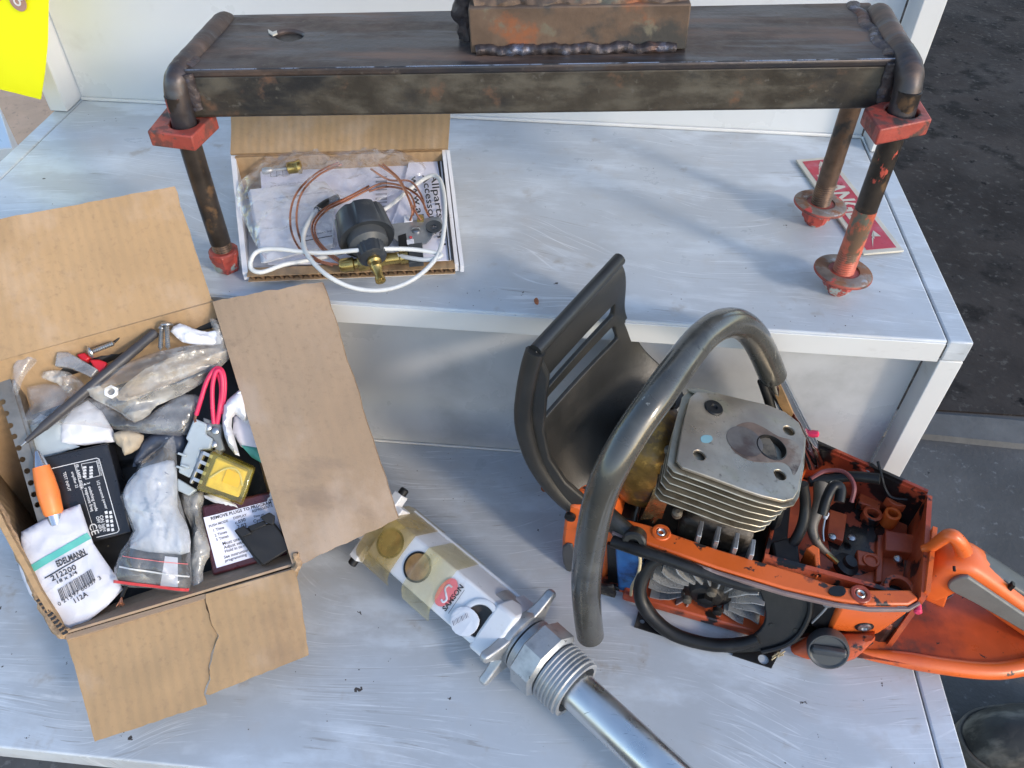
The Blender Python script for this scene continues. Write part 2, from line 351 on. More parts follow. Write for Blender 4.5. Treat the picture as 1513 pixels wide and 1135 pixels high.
CARD2 = M('cardboard_greyer', (.34, .24, .16), .85, 0, .10, 7, bump=.15, bs=700, crease=(9, .06), spec=.2, uvwave=('Y', 30, .14), layers=[((.28, .20, .135), 200, .50, .80), ((.25, .18, .13), 9, .52, .70, None, (1, 4, 1), .6), ((.40, .30, .225), 12, .52, .72), ((.23, .16, .11), 300, .60, .9)])
CARDR = M('cardboard_raw_edge', (.33, .22, .13), .9, 0, .3, 300)
FLUTE = M('cardboard_flute', (.26, .16, .09), .9, 0, .2, 200)
CARDW = M('white_carton', (.72, .71, .73), .6, 0, .05, 30, spec=.3, layers=[((.45, .40, .36), 60, .66, .72)])
STEEL = M('black_mill_steel', (.060, .050, .039), .54, .45, .3, 30, bump=.14, bs=260, layers=[((.10, .088, .068), 24, .42, .66, .6, (1, 1, 2.2), 0, .2), ((.048, .047, .048), 20, .48, .66, .34, (.6, 1, 1), .05, .6), ((.13, .065, .035), 40, .58, .74, .75, (1, 1, 1), 0, 0), ((.11, .10, .085), 150, .60, .72, .6), ((.33, .30, .27), 110, .73, .76, .5, (.35, 1, 1), 0, .3)])
STEELT = M('black_mill_steel_top', (.072, .051, .042), .52, .45, .3, 26, bump=.12, bs=200, layers=[((.048, .050, .060), 12, .42, .64, .30, (.4, 2.2, 1), .05, .6), ((.15, .095, .07), 18, .50, .72, .6, (.4, 2, 1), .05, .1), ((.085, .085, .092), 34, .52, .68, .36, (.3, 2, 1), .05, .5), ((.12, .10, .085), 160, .60, .72, .6), ((.42, .40, .38), 110, .75, .77, .5, (.4, 1, 1), 0, .3)])
BLOCK = M('rusty_block_steel', (.13, .085, .058), .65, .25, .25, 30, bump=.15, bs=200, layers=[((.06, .055, .05), 14, .50, .60, .5), ((.27, .10, .045), 18, .58, .68, .8), ((.16, .14, .10), 30, .58, .66, .7), ((.55, .5, .45), 150, .76, .77, .5)])
WELD = M('weld_bead', (.075, .062, .064), .42, .55, .3, 60, bump=.5, bs=260, layers=[((.15, .08, .06), 30, .52, .65, .6), ((.13, .14, .19), 50, .56, .66, .25)])
REDP = M('red_paint_worn', (.30, .052, .036), .5, 0, .2, 40, bump=.2, bs=300, layers=[((.42, .085, .045), 30, .5, .66), ((.15, .045, .035), 60, .50, .62, .7), ((.05, .035, .03), 50, .58, .68, .6), ((.09, .06, .05), 200, .6, .7)])
RODM = M('rusty_rod', (.13, .082, .055), .42, .6, .3, 50, bump=.1, bs=300, layers=[((.20, .11, .06), 40, .52, .6, .6, (1, 1, .5), 0, .2), ((.05, .045, .042), 25, .54, .62, .35), ((.42, .075, .042), 40, .60, .62, .5, (1, 1, .6), 0, 0)])
RODO = M('orange_red_rod', (.46, .10, .05), .45, .05, .25, 60, bump=.2, bs=300, layers=[((.30, .10, .055), 70, .5, .62), ((.17, .10, .06), 38, .53, .58, .6, (1, 1, .6), 0, .3), ((.12, .11, .08), 22, .60, .63, .6)])
RODD = M('dark_rod', (.06, .048, .04), .38, .65, .3, 40, layers=[((.15, .09, .05), 50, .54, .64, .6), ((.42, .065, .04), 30, .57, .585, .5, (1, 1, .5), 0, 0)])
WASH = M('rusty_washer', (.24, .19, .16), .5, .55, .3, 60, bump=.15, bs=300, layers=[((.20, .085, .04), 45, .5, .62, .75, (1, 1, 1), 0, .1), ((.38, .37, .37), 60, .58, .66, .4), ((.50, .06, .05), 30, .61, .64, .5, (1, 1, 1), 0, 0)])
CHIP = M('red_nut_chipped', (.38, .06, .04), .45, 0, .2, 50, layers=[((.30, .34, .31), 70, .55, .59, .6), ((.16, .03, .025), 50, .58, .65)])
ORNG = M('orange_paint', (.68, .125, .022), .36, 0, .08, 20, bump=.06, bs=200, layers=[((.48, .08, .022), 12, .52, .72), ((.03, .02, .017), 60, .60, .64, .5), ((.20, .05, .025), 28, .60, .68, .5), ((.6, .55, .5), 140, .74, .75, .5)])
ORNC = M('orange_clean', (.68, .125, .022), .34, 0, .06, 20, bump=.05, bs=260, layers=[((.50, .085, .022), 10, .54, .74), ((.04, .025, .02), 110, .69, .71, .6)])
ORNM = M('orange_greasy', (.50, .095, .032), .36, 0, .15, 24, bump=.10, bs=180, layers=[((.34, .055, .022), 13, .46, .62), ((.016, .012, .011), 34, .585, .63, .3), ((.06, .025, .018), 16, .58, .68, .35), ((.60, .12, .035), 18, .60, .70)])
ORND = M('orange_oily', (.44, .075, .026), .34, 0, .2, 30, bump=.12, bs=160, layers=[((.26, .04, .018), 16, .46, .60), ((.010, .008, .008), 24, .475, .53, .28), ((.56, .105, .034), 15, .57, .63, .42), ((.008, .007, .007), 70, .57, .61, .3), ((.02, .012, .01), 9, .55, .63, .3)])
ORNS = M('orange_shield_dirty', (.50, .085, .024), .34, 0, .2, 14, layers=[((.24, .045, .02), 11, .44, .64, .4), ((.58, .105, .026), 9, .54, .70, .3), ((.05, .03, .025), 22, .54, .68, .5), ((.02, .015, .012), 160, .66, .70, .6), ((.7, .65, .6), 130, .765, .775, .5)])
GRIME = M('black_grime', (.007, .0065, .0065), .42, .1, .4, 40, bump=.2, bs=150, layers=[((.05, .035, .025), 40, .58, .68, .6)])
BLKP = M('black_plastic', (.013, .013, .014), .45, 0, .2, 60, spec=.3, bump=.05, bs=400, layers=[((.06, .055, .048), 30, .58, .72, .6), ((.10, .085, .06), 90, .70, .74, .7)])
RUBB = M('black_rubber', (.012, .012, .0125), .40, 0, .2, 60, spec=.3, layers=[((.035, .033, .03), 30, .55, .72, .6)])
GUARD = M('dark_grey_guard_plastic', (.022, .022, .021), .38, 0, .12, 14, bump=.14, bs=900, layers=[((.042, .038, .033), 8, .50, .70, .5), ((.010, .010, .013), 9, .55, .70, .35), ((.16, .15, .14), 300, .73, .75, .6)])
HGRIP = M('handle_rubber_grey', (.072, .069, .060), .26, .3, .16, 16, bump=.06, bs=120, coat=.5, layers=[((.12, .115, .098), 12, .50, .68, .24), ((.036, .034, .030), 18, .54, .70, .4), ((.24, .23, .20), 60, .67, .71, .4, (1, 1, .3)), ((.02, .02, .018), 90, .66, .70, .5, (1, 1, .4))])
ALUM = M('cast_aluminium_oily', (.40, .34, .265), .34, .75, .2, 22, bump=.06, bs=300, layers=[((.30, .25, .20), 14, .45, .66, .38), ((.50, .48, .44), 11, .58, .74, .24), ((.17, .13, .10), 18, .60, .74, .5), ((.36, .32, .23), 40, .54, .68, .4), ((.22, .19, .16), 160, .60, .70, .5)])
ALUF = M('cylinder_fin_metal', (.46, .42, .33), .38, .85, .15, 30, layers=[((.15, .11, .07), 20, .50, .66, .5), ((.05, .04, .03), 30, .62, .70, .6)])
CARBON = M('carboned_alloy', (.17, .145, .125), .45, .7, .2, 40, layers=[((.10, .07, .06), 30, .5, .65)])
CASTG = M('grimy_casting', (.13, .11, .085), .6, .4, .3, 50, bump=.3, bs=300, layers=[((.02, .017, .015), 26, .50, .60, .5), ((.24, .21, .17), 60, .60, .68, .7)])
CHROM = M('chrome', (.75, .75, .76), .08, 1, .03, 20, layers=[((.25, .18, .12), 40, .66, .74, .4)])
PIPE = M('polished_pipe', (.78, .77, .75), .30, 1, .06, 14, layers=[((.30, .27, .23), 9, .58, .74, .35, (1, 1, 1)), ((.12, .10, .09), 140, .72, .74, .6), ((.4, .4, .4), 60, .62, .68, .4, (1, 8, 1), .9)])
MUFF = M('heat_tinted_muffler', (.30, .17, .045), .40, .75, .3, 60, bump=.25, bs=260, layers=[((.10, .085, .095), 14, .50, .62, .35), ((.48, .27, .07), 110, .55, .66, .5), ((.06, .045, .035), 30, .60, .70, .6)])
BRONZ = M('golden_heat_shield', (.52, .36, .18), .25, .95, .15, 30, layers=[((.15, .09, .05), 40, .56, .68, .5)])
BLUEP = M('blue_module', (.014, .10, .30), .42, 0, .2, 40, layers=[((.01, .02, .05), 30, .52, .66, .6), ((.02, .18, .45), 20, .60, .72)])
ZINC = M('zinc_casting', (.46, .465, .47), .50, .8, .1, 40, bump=.1, bs=300, layers=[((.30, .31, .32), 30, .52, .68, .5), ((.14, .14, .14), 150, .68, .71, .6)])
PWHT = M('white_enamel', (.68, .68, .69), .35, 0, .04, 20, bump=.03, bs=200, layers=[((.45, .40, .34), 24, .62, .76, .5), ((.22, .15, .10), 34, .70, .75, .6), ((.52, .52, .52), 90, .66, .7)])
AMBER = MFILM('amber_tape', (.60, .42, .12), .34, .16, .45, .1, .1)
AMBER2 = MFILM('pale_amber_tape', (.80, .66, .30), .22, .14, .40, .1, .1)
FILM = MFILM('clear_bag_film', (.66, .66, .67), .20, .14, .3, .35, .5)
FILM2 = MFILM('milky_bag_film', (.72, .69, .64), .28, .18, .3, .35, .6)
FILM3 = MFILM('thin_clear_film', (.80, .78, .82), .15, .12, .15, .5, .8)
PAPER = M('white_paper', (.68, .68, .71), .7, crease=(60, .35), metal=0, var=.05, vs=40, spec=.2, layers=[((.50, .47, .45), 30, .58, .75)])
_P0 = M('white_paper_plain', (.62, .62, .66), .7, 0, .05, 40, spec=.2, bump=.25, bs=60, layers=[((.55, .52, .50), 30, .62, .75)])
PAPL = M('lilac_white_paper', (.74, .73, .82), .6, 0, .03, 30, spec=.2)
PAPB = M('blue_smudged_packet', (.52, .56, .62), .6, 0, .06, 40, bump=.2, bs=120, crease=(45, .7), layers=[((.30, .38, .47), 45, .56, .66), ((.42, .39, .33), 22, .58, .72), ((.16, .20, .30), 130, .665, .69, None, (1, 3, 1), .6)])
PAPT = M('stained_tan_paper', (.46, .37, .26), .7, 0, .12, 40, bump=.2, bs=150, crease=(70, .6), layers=[((.60, .56, .50), 25, .55, .65)])
INK = M('black_ink', (.025, .025, .03), .6)
INKG = M('grey_ink', (.22, .22, .26), .6)
INKR = M('red_ink', (.60, .06, .07), .5)
INKP = M('faded_pink_ink', (.70, .17, .17), .5)
WINK = M('white_ink', (.62, .62, .62), .5)
TEAL = M('teal_stripe', (.10, .42, .36), .5)
MODB = M('black_module', (.014, .014, .017), .32, 0, .2, 30, layers=[((.05, .018, .022), 9, .50, .66, .4), ((.03, .03, .035), 60, .62, .7, .6)])
MARO = M('maroon_plastic', (.055, .012, .016), .3, 0, .2, 40, layers=[((.10, .03, .03), 20, .55, .7)])
RELG = M('grey_relay_socket', (.36, .41, .44), .45, 0, .06, 40, layers=[((.24, .27, .29), 40, .60, .72)])
RELY = MFILM('yellow_relay_case', (.88, .72, .10), .12, .05, .6, .2, .05)
RELC = M('relay_core_pale_yellow', (.72, .58, .16), .5, 0, .2, 60)
PINKW = M('pink_red_wire', (.68, .03, .10), .38, 0, .1, 60)
ORPEN = M('orange_pen', (.85, .22, .05), .42, 0, .06, 60, layers=[((.6, .16, .05), 90, .62, .70)])
CHRP = M('pen_chrome', (.55, .56, .6), .2, .9)
DKPEN = M('charcoal_pen', (.050, .047, .050), .38, 0, .1, 50)
PERF = M('perforated_steel', (.28, .255, .22), .42, .7, .2, 40, layers=[((.16, .13, .11), 30, .55, .68, .55)])
SCREW = M('screw_zinc', (.42, .42, .42), .32, .9)
REDPL = M('red_plastic', (.50, .012, .02), .35)
CLRPL = MFILM('clear_plastic_clip', (.45, .45, .46), .45, .2)
COPP = M('copper_tube', (.46, .20, .12), .32, .85, .15, 40, layers=[((.20, .09, .06), 60, .56, .68, .5)])
BRASS = M('brass', (.47, .33, .11), .28, .9, .15, 50, layers=[((.20, .13, .05), 60, .55, .66, .5)])
WCAB = M('white_cable', (.60, .60, .58), .42, 0, .06, 60, layers=[((.40, .35, .30), 80, .62, .70)])
KNOB = M('charcoal_knob', (.028, .032, .038), .38, 0, .15, 40, layers=[((.06, .06, .06), 60, .60, .70)])
SIGNR = M('sign_red', (.42, .03, .05), .4, 0, .1, 40, layers=[((.46, .20, .24), 14, .55, .70), ((.25, .02, .03), 40, .62, .70)])
SIGNC = M('sign_cream', (.52, .48, .40), .5, 0, .1, 50, layers=[((.34, .26, .16), 40, .60, .70)])
TAGY = M('yellow_tag_card', (.93, .88, .0), .6, 0, .02, 10)
TAGB = M('tag_patch', (.42, .24, .18), .7)
WOOD = M('string', (.75, .72, .66), .7)
BOOT = M('boot_leather', (.024, .023, .022), .55, 0, .3, 12, bump=.3, bs=90, crease=(25, .3), spec=.3, layers=[((.12, .11, .095), 14, .48, .66, .7, (1, 2.5, 1), .4), ((.17, .15, .12), 16, .64, .74, .8)])
SOLE = M('boot_sole', (.07, .06, .05), .75, 0, .3, 60, layers=[((.16, .13, .10), 40, .55, .7)])
ASPH = M('asphalt', (.075, .070, .066), .85, 0, .25, 6, bump=.6, bs=120, layers=[((.095, .090, .086), 3, .48, .66), ((.04, .037, .035), 5, .58, .68), ((.13, .125, .12), 90, .58, .72), ((.012, .012, .012), 26, .66, .70)])
ASPH_SHADE = M('shade_dark_asphalt', (.036, .029, .025), .9, 0, .35, 5, bump=.9, bs=70, spec=.15, layers=[((.055, .046, .040), 4, .46, .66), ((.017, .014, .012), 8, .52, .64), ((.08, .07, .06), 60, .56, .70), ((.006, .005, .005), 20, .62, .68)])  # asphalt with the shade at the far right put into its colour
KERB = M('kerb_concrete', (.10, .095, .09), .85, 0, .2, 12, bump=.5, bs=90, layers=[((.07, .07, .07), 14, .52, .66)])
TANC = M('tan_pavement', (.66, .39, .23), .9, 0, .1, 8, bump=.3, bs=120, layers=[((.48, .28, .17), 60, .56, .70), ((.72, .46, .30), 20, .58, .70), ((.15, .12, .1), 110, .69, .72)])
STRAW = M('dry_straw', (.55, .44, .27), .8)
LEAFR = M('dry_leaf', (.30, .10, .04), .8)
GREYP = M('handle_insert_grey', (.16, .155, .14), .5, 0, .08, 50, bump=.15, bs=500, layers=[((.11, .105, .095), 20, .55, .70)])
GREYD = M('handle_insert_dark', (.060, .063, .066), .4, 0, .1, 30)
GLASS = M('gauge_glass', (.30, .17, .07), .08, 0, .35, 60, coat=.5, layers=[((.13, .10, .06), 40, .52, .66), ((.42, .36, .30), 30, .60, .70)])
# ------------------------------------------------------------------ the setting: ground
GZ = -.65
def flat(name, pts, z, mat, t=.02): return tag(prism(name, pts, HZ(z), t, mat), kind='structure')
flat('ground', [(-40, -40), (40, -40), (40, 60), (-40, 60)], GZ, ASPH)
flat('pavement', [(-1.0, 1.25), (-.6, 2.0), (-.9, 6), (-8, 6), (-8, 1.2)], GZ+.012, TANC, .012)
flat('shaded_asphalt', [(.42, 1.09), (.9, 1.095), (4, 1.16), (6, 8), (.3, 8)], GZ+.004, ASPH_SHADE, .004)  # dark sheet laid where the far ground lies in shade
k = mesh('kerb', [Vector((x, y+(.012*noise.noise(Vector((x*4, y*9, 0)))), z)) for x in [i*.05+.2 for i in range(40)] for (y, z) in ((1.015, GZ), (1.020, GZ+.010), (1.072, GZ+.013), (1.080, GZ))],
         [(i*4+j, i*4+j+1, i*4+j+5, i*4+j+4) for i in range(39) for j in range(3)], KERB); tag(k, kind='structure')
# ------------------------------------------------------------------ stepped steel shelf unit
XL, XR, XO, YB, YF, ZL, YL = -.6, .3142, .3355, .8709, .5261, -.2108, .2052
unit = thing('shelf_unit', 'grey painted steel stepped shelf with scuffed top and lower step', 'shelf', (-.14, .5, GZ))
box('upper_shelf', XL, XR, YF, YB, -.022, 0, SHELF, unit, bevel=.0018, segs=3)
box('shelf_lip', XL+.001, XR-.001, YF-.0012, YF+.001, -.0225, -.0022, LIP, unit, bevel=.0004)
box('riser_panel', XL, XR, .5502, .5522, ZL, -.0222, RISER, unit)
box('weld_line', XL, XR, .5478, .5500, ZL+.0003, ZL+.0030, LIP, unit, bevel=.0008)
box('lower_shelf', XL, XR, YL, .5500, ZL-.022, ZL, SHELF, unit, bevel=.0018, segs=3)
box('back_panel', XL, XR, YB+.0005, YB+.0025, -.02, .5, PANEL, unit)
box('back_bead', XL, XR, YB-.0032, YB, .0003, .004, LIP, unit, bevel=.001)
for s in (0, 1):
    x0, x1 = ((XR+.0016, XO) if s else (XL-.0213, XL-.0016))
    box('side_rail', x0, x1, YF, YB+.005, -.022, -.0004, SHELF, unit, bevel=.0015)
    box('side_rail', x0, x1, YL, .5245, ZL-.022, ZL-.0004, SHELF, unit, bevel=.0015)
    box('seam', min(x0, x1)-.0016 if s else x1, x0 if s else x1+.0016, YF+.001, YB, -.02, -.006, SEAM, unit)
    box('seam', min(x0, x1)-.0016 if s else x1, x0 if s else x1+.0016, YL+.001, .52, ZL-.02, ZL-.006, SEAM, unit)
    box('post', x0, x1, YF+.0004, YF+.024, GZ, -.0225, LIP, unit, bevel=.001)
    box('post', x0, x1, YL+.0004, YL+.024, GZ, ZL-.0225, LIP, unit, bevel=.001)
    xi, xo_ = ((XR+.0035, XR+.026) if s else (XL-.0025, XL-.024))
    box('back_post', min(xi, xo_), max(xi, xo_), .838, .876, .0005, .5, LIP, unit, bevel=.0012)
    box('back_post', min(xi, xo_), max(xi, xo_), .838, .8755, GZ, -.0225, LIP, unit, bevel=.001)
for i, (u, v) in enumerate([(1265, 90)]): pass
# ------------------------------------------------------------------ clamp beam on threaded rods
bA, bB = Vector((-.3095, .5675, .1815)), Vector((.2325, .6005, .2005))
BF = Fr(bA, bB-bA, (0, 1, 0)); BL_ = (bB-bA).length; BW, BH = .112, .0385
beam = thing('clamp_beam', 'black mill steel beam with red clamp plates standing on threaded rods', 'beam', (-.04, .62, 0))
hole = smooth_poly(BF.pxs([(405, 52), (415, 45), (432, 44), (448, 50), (440, 58), (420, 60)]), 3)
tp = prism('top_plate', [(-.003, -.0006), (BL_+.003, -.0006), (BL_+.003, BW-.001), (-.003, BW-.001)], BF, .0062, STEELT, beam, holes=[hole], bevel=.0020)
box('tube_body', -.004, BL_+.004, 0, BW, -BH, -.0035, STEEL, beam, fr=BF, bevel=.003, segs=3)
chip = prism('metal_chip', BF.pxs([(396, 44), (403, 48), (409, 46), (410, 50), (403, 53), (397, 49)], .001), BF, .001, SIGNC, beam, z0=.0015)
tube('worn_edge', [BF.w(x, .0008, -.0006) for x in (.006, BL_*.3, BL_*.7, BL_-.01)], .0011, M('bright_worn_edge', (.30, .31, .34), .3, .8, .3, 60, layers=[((.06, .06, .06), 40, .48, .56, .5)]), beam, 6)
RODS = [(-.3108, .562, 0, .165), (.2335, .5833, 1, .185), (.2324, .6902, 2, .185)]
def rodx(x, y, z0, z1, r, mat, name):
    n = int((z1-z0)/.0011); return lathe(name, (x, y, z0), (0, 0, 1), [(i*(z1-z0)/n, r*(1-.10*(i % 2))) for i in range(n+1)], mat, beam, 20)
lean = Vector((0, 0, 0))
for (x, y, k, zt) in RODS:
    z_nut = .021 if k else .019
    if k == 0:
        tube('rod', [(x, y, .03), (x-.0005, y, .10), (x, y, zt)], .0088, RODD, beam, 18)
        rodx(x, y, .004, .034, .0086, RODM, 'thread')
        lathe('nut', (x, y, .0005), (0, 0, 1), [(0, .0095), (.003, .0115), (.0195, .0135), (.0215, .012), (.0215, .0088)], CHIP, beam, 6)
        lathe('nut_collar', (x, y, .016), (0, 0, 1), [(0, .0125), (.005, .0128), (.0062, .0115), (.0062, .0088)], REDP, beam, 24)
    else:
        mid = .085 if k == 1 else .05
        tube('rod', [(x, y, mid), (x, y, (mid+zt)/2), (x, y, zt)], .0088, RODD if k == 1 else RODM, beam, 18)
        tube('rod_lower', [(x, y, .045), (x, y, .07), (x, y, mid+.0005)], .0090, RODO if k == 1 else RODM, beam, 18)
        rodx(x, y, .004, .047, .0092, RODO if k == 1 else RODM, 'thread')
        rn = random.Random(k)
        lathe('nut', (x, y, .0005), (0, 0, 1), [(0, .0072), (.003, .0080), (.0035, .0105), (.0065, .0112), (.007, .0128), (.017, .0138), (.019, .0145)], CHIP, beam, 12, rmod=lambda a, i: 1+.05*math.cos(6*a) if i > 2 else 1)
        w_ = lathe('flange_washer', (x, y, .0195), (.06, .03, 1), [(0, .0225), (.0012, .0242), (.0042, .0244), (.0055, .0225), (.0052, .0135), (.002, .0125), (.001, .0105)], WASH, beam, 40)
        lathe('washer_rim', (x, y, .0205), (.06, .03, 1), [(0, .0241), (.0008, .0249), (.0022, .0249), (.003, .0243)], REDP, beam, 40)
# U bends of round bar over both beam ends, welded on
lx = RODS[0][0]
tube('u_bar', [(lx, .562, .13), (lx+.0005, .562, .150), (lx+.001, .5645, .168), (lx+.0025, .572, .1765), (lx+.004, .60, .1785), (lx+.0045, .65, .1790), (lx+.004, .670, .1775), (lx+.004, .678, .168), (lx+.004, .679, .150)], .0094, STEELT, beam, 18, wob=.05, n=10)
rx_ = RODS[1][0]
tube('u_bar', [(rx_, .5833, .15), (rx_, .5838, .168), (rx_-.0005, .588, .1875), (rx_-.002, .598, .1965), (rx_-.004, .63, .1985), (rx_-.004, .67, .1990), (rx_-.003, .690, .197), (rx_-.002, .697, .185), (.2324, .6902, .165)], .0098, STEELT, beam, 18, wob=.05, n=10)
for (x, y0, z0, y1) in ((.0075, .006, .003, BW-.004), (BL_-.012, .006, .003, BW-.004)):
    tube('weld_bead', [BF.w(x+.002*math.sin(i*2.1), y0+(y1-y0)*i/9, z0-.0045) for i in range(10)], .0058, WELD, beam, 14, wob=.10, rad=lambda t: .95+.08*math.sin(t*40)**2, n=10, squash=(BF.z, .7))
for x in (.008, BL_-.010):
    tube('weld_bead', [BF.w(x+.001*math.sin(i*3), -.0005, -.002-i*.0058) for i in range(6)], .0062, WELD, beam, 14, wob=.10, n=10, squash=(BF.y, .6))
# clamp plates
z = .1425; pf = HZ(z)
prism('clamp_plate', pf.pxs([(217, 194), (283, 202), (319, 168), (247, 157)]), pf, .0125, REDP, beam, holes=[circ((lx, .562), .0112, 20)], bevel=.0012)
z = .1695; pf = HZ(z)
prism('clamp_plate', pf.pxs([(1300.5, 191.6), (1378, 176), (1351, 133), (1277, 159)]), pf, .0125, REDP, beam, holes=[circ((rx_, .5833), .0118, 20)], bevel=.0014)
# block welded on top
b0, b1 = BF.px(696, 80), BF.px(1013, 73)
blk = box('welded_block', b0[0], b1[0], b0[1], b0[1]+.062, .0005, .0335, BLOCK, beam, fr=BF, bevel=.0012)
tube('weld_bead', [BF.w(b0[0]+.004+(b1[0]-b0[0]-.012)*i/16, b0[1]-.0015+.0008*math.sin(i*1.7), .003+.0012*math.sin(i*2.3)) for i in range(17)], .0042, WELD, beam, 10, wob=.2, rad=lambda t: .9+.15*math.sin(t*60)**2, n=9)
for k_ in range(3):
    tube('weld_bead', [BF.w(b0[0]+.003+(b1[0]-b0[0]-.006)*i/18, b0[1]+.010+k_*.013+.002*math.sin(i*1.9+k_), .0315+.0012*math.sin(i*2.7+k_)) for i in range(19)], .0068, BLOCK if k_ != 1 else WELD, beam, 10, wob=.3, n=10)
tube('weld_lump', [BF.w(b0[0]-.004, b0[1]+.028, .002), BF.w(b0[0]-.006, b0[1]+.026, .02), BF.w(b0[0]-.004, b0[1]+.024, .036), BF.w(b0[0]+.01, b0[1]+.025, .045)], .0075, WELD, beam, 12, wob=.5)
# ------------------------------------------------------------------ danger sign lying flat
sg = [P(1176, 236, z=.0035), P(1225, 231, z=.0035), P(1338, 370, z=.0035), P(1276, 375, z=.0035)]
SF = F3((sg[0]+sg[3]*0), sg[3], sg[1]); s2 = SF.pxs([(1176, 236), (1225, 231), (1338, 370), (1276, 375)])
sign = thing('danger_sign', 'red and cream danger sign lying flat under the right rods', 'sign', ((sg[0]+sg[2])/2)[:2]+(0,) if False else ((sg[0].x+sg[2].x)/2, (sg[0].y+sg[2].y)/2, 0))
ctr = Vector((sum(p[0] for p in s2)/4, sum(p[1] for p in s2)/4))
LN = s2[3][0]; WD = (s2[1][1]+s2[2][1])/2
out = [(0, 0), (LN*.3, -.0004), (LN*.62, .0003), (LN, 0), (s2[2][0], WD), (LN*.6, WD+.0004), (s2[1][0]+.001, WD)]
prism('plate', out, SF, .0022, SIGNC, sign, bevel=.0004)
def shr(p, k=.0052): return (p[0]+(k if p[0] < LN/2 else -k), p[1]+(k if p[1] < WD/2 else -k))
rfd = prism('red_field', [shr(out[0]), shr(out[3]), shr(out[4]), shr(out[6])], SF, .0002, SIGNR, sign, z0=.0003)
text('lettering', 'DANGER', SF, (LN*.195, WD*.26), (LN*.775, WD*.26), SIGNC, rfd, zoff=.0006, bold=.03, height=WD*.5)
for xx in (.04, .80):
    q = lambda a, b: (LN*(xx+a), WD*b)
    quads('lightning_bolt', [[q(.0, .62), q(.06, .70), q(.055, .50)], [q(.035, .56), q(.16, .30), q(.075, .44)], [q(.0, .62), q(.08, .50), q(.05, .48)]], SF, SIGNC, rfd, .0006)
# ------------------------------------------------------------------ yellow tag
tf2 = F3(P(0, 0, y=.80), P(72, 0, y=.792), P(0, 134, y=.80)); tf2 = tf2 if tf2.z.dot(fwd) < 0 else Fr(tf2.o, tf2.x, -tf2.y)
tg_ = thing('price_tag', 'bright yellow card tag hanging by the left post', 'tag', tuple(P(36, 134, y=.798)))
cushion('card', tf2.pxs([(-70, -90), (66, -90), (72, -40), (71, 10), (70, 62), (66, 105), (60, 147), (20, 137), (-60, 118)]), tf2, .0005, .0012, 14, TAGY, tg_, n=16, seed=3, ridge=False, edge=.01)
ec = tf2.px(29, 1)
prism('reinforcing_patch', circ(ec, .0095, 24), tf2, .0006, TAGB, tg_, z0=.0032)
prism('eyelet', circ(ec, .0042, 20), tf2, .0006, WOOD, tg_, holes=[circ(ec, .0026, 16)], z0=.0042)
tube('string', [tf2.w(ec[0], ec[1], .002), tf2.at(38, -3, .008), tf2.at(50, -12, .010), tf2.at(60, -80, .006)], .0007, WOOD, tg_, 6)
# ------------------------------------------------------------------ white board beside the shelf on the left
wb = prism('board', HZ(-.35).pxs([(-60, 150), (-4, 150), (18, 218), (-60, 226)]), HZ(-.35), .3, PANEL, bevel=.002)
tag(wb, 'white painted block low beside the left end of shelf', 'block')
# ------------------------------------------------------------------ boot at the lower right
bt = thing('work_boot', 'black scuffed leather boot toe on the dark ground', 'boot', tuple(P(1480, 1110, z=GZ)))
bz = GZ+.012
bfp = smooth_poly(HZ(bz+.014).pxs([(1413, 1085), (1418, 1064), (1436, 1050), (1470, 1043), (1530, 1040), (1620, 1050), (1670, 1100), (1640, 1160), (1560, 1170), (1480, 1150), (1432, 1120)]), 4)
prism('sole', bfp, HZ(bz+.014), .025, SOLE, bt, bevel=.003)
cc = Vector((sum(p[0] for p in bfp)/len(bfp), sum(p[1] for p in bfp)/len(bfp)))
up_ = [tuple(cc+(Vector(p)-cc)*.93) for p in bfp]
cushion('upper', up_, HZ(bz+.0142), .062, .004, 20, BOOT, bt, n=26, seed=2, ridge=False, edge=.06)
tube('welt', [HZ(0).w(p[0], p[1], bz+.015) for p in [tuple(cc+(Vector(p)-cc)*.955) for p in bfp]]+[HZ(0).w(*[tuple(cc+(Vector(p)-cc)*.955) for p in bfp][0], bz+.015)], .003, SOLE, bt, 8, n=1)
# ------------------------------------------------------------------ small carton with gas fittings
sb = thing('small_carton', 'small white carton open at the front with brown inside flap', 'box', (-.21, .63, 0))
BLt, BRt, FLt, FRt = P(348, 230, z=.05), P(653, 221, z=.05), P(366, 402, z=.012), P(672, 390, z=.012)
gz = lambda p, z=.0015: Vector((p.x, p.y, z))
prism('bottom', [tuple(p.xy) for p in (FLt, FRt, BRt, BLt)], HZ(.004), .0035, CARDW, sb)
sheet('side_wall', gz(FLt, .004), gz(BLt, .004), BLt, FLt, CARDW, sb, t=.0045, nu=10, nv=4)
for i_, dx in enumerate((0, .0046)):
    d_ = Vector((dx, -.001*i_, 0)); sheet('side_wall', gz(FRt, .004)+d_, gz(BRt, .004)+d_, BRt+d_, FRt+d_-Vector((0, 0, .001*i_)), CARDW, sb, t=-.0034, nu=10, nv=4, amp=.0006*i_, seed=4)
sheet('back_wall', gz(BLt, .004), gz(BRt, .004), BRt, BLt, CARD, sb, t=-.004, nu=10, nv=4)
sheet('flap', BLt+Vector((-.004, 0, 0)), BRt+Vector((.006, 0, 0)), P(667, 140, y=.752), P(341, 140, y=.722), CARD, sb, t=-.004, nu=22, nv=10, amp=.0012, seed=5, bend=-.003)
sheet('crease', BLt.lerp(BRt, .01)-Vector((0, 0, .012)), BLt.lerp(BRt, .99)-Vector((0, .0, .012)), BRt+Vector((-.002, -.002, 0)), BLt+Vector((.002, -.002, 0)), CARD, sb, t=.002, nu=18, nv=3)
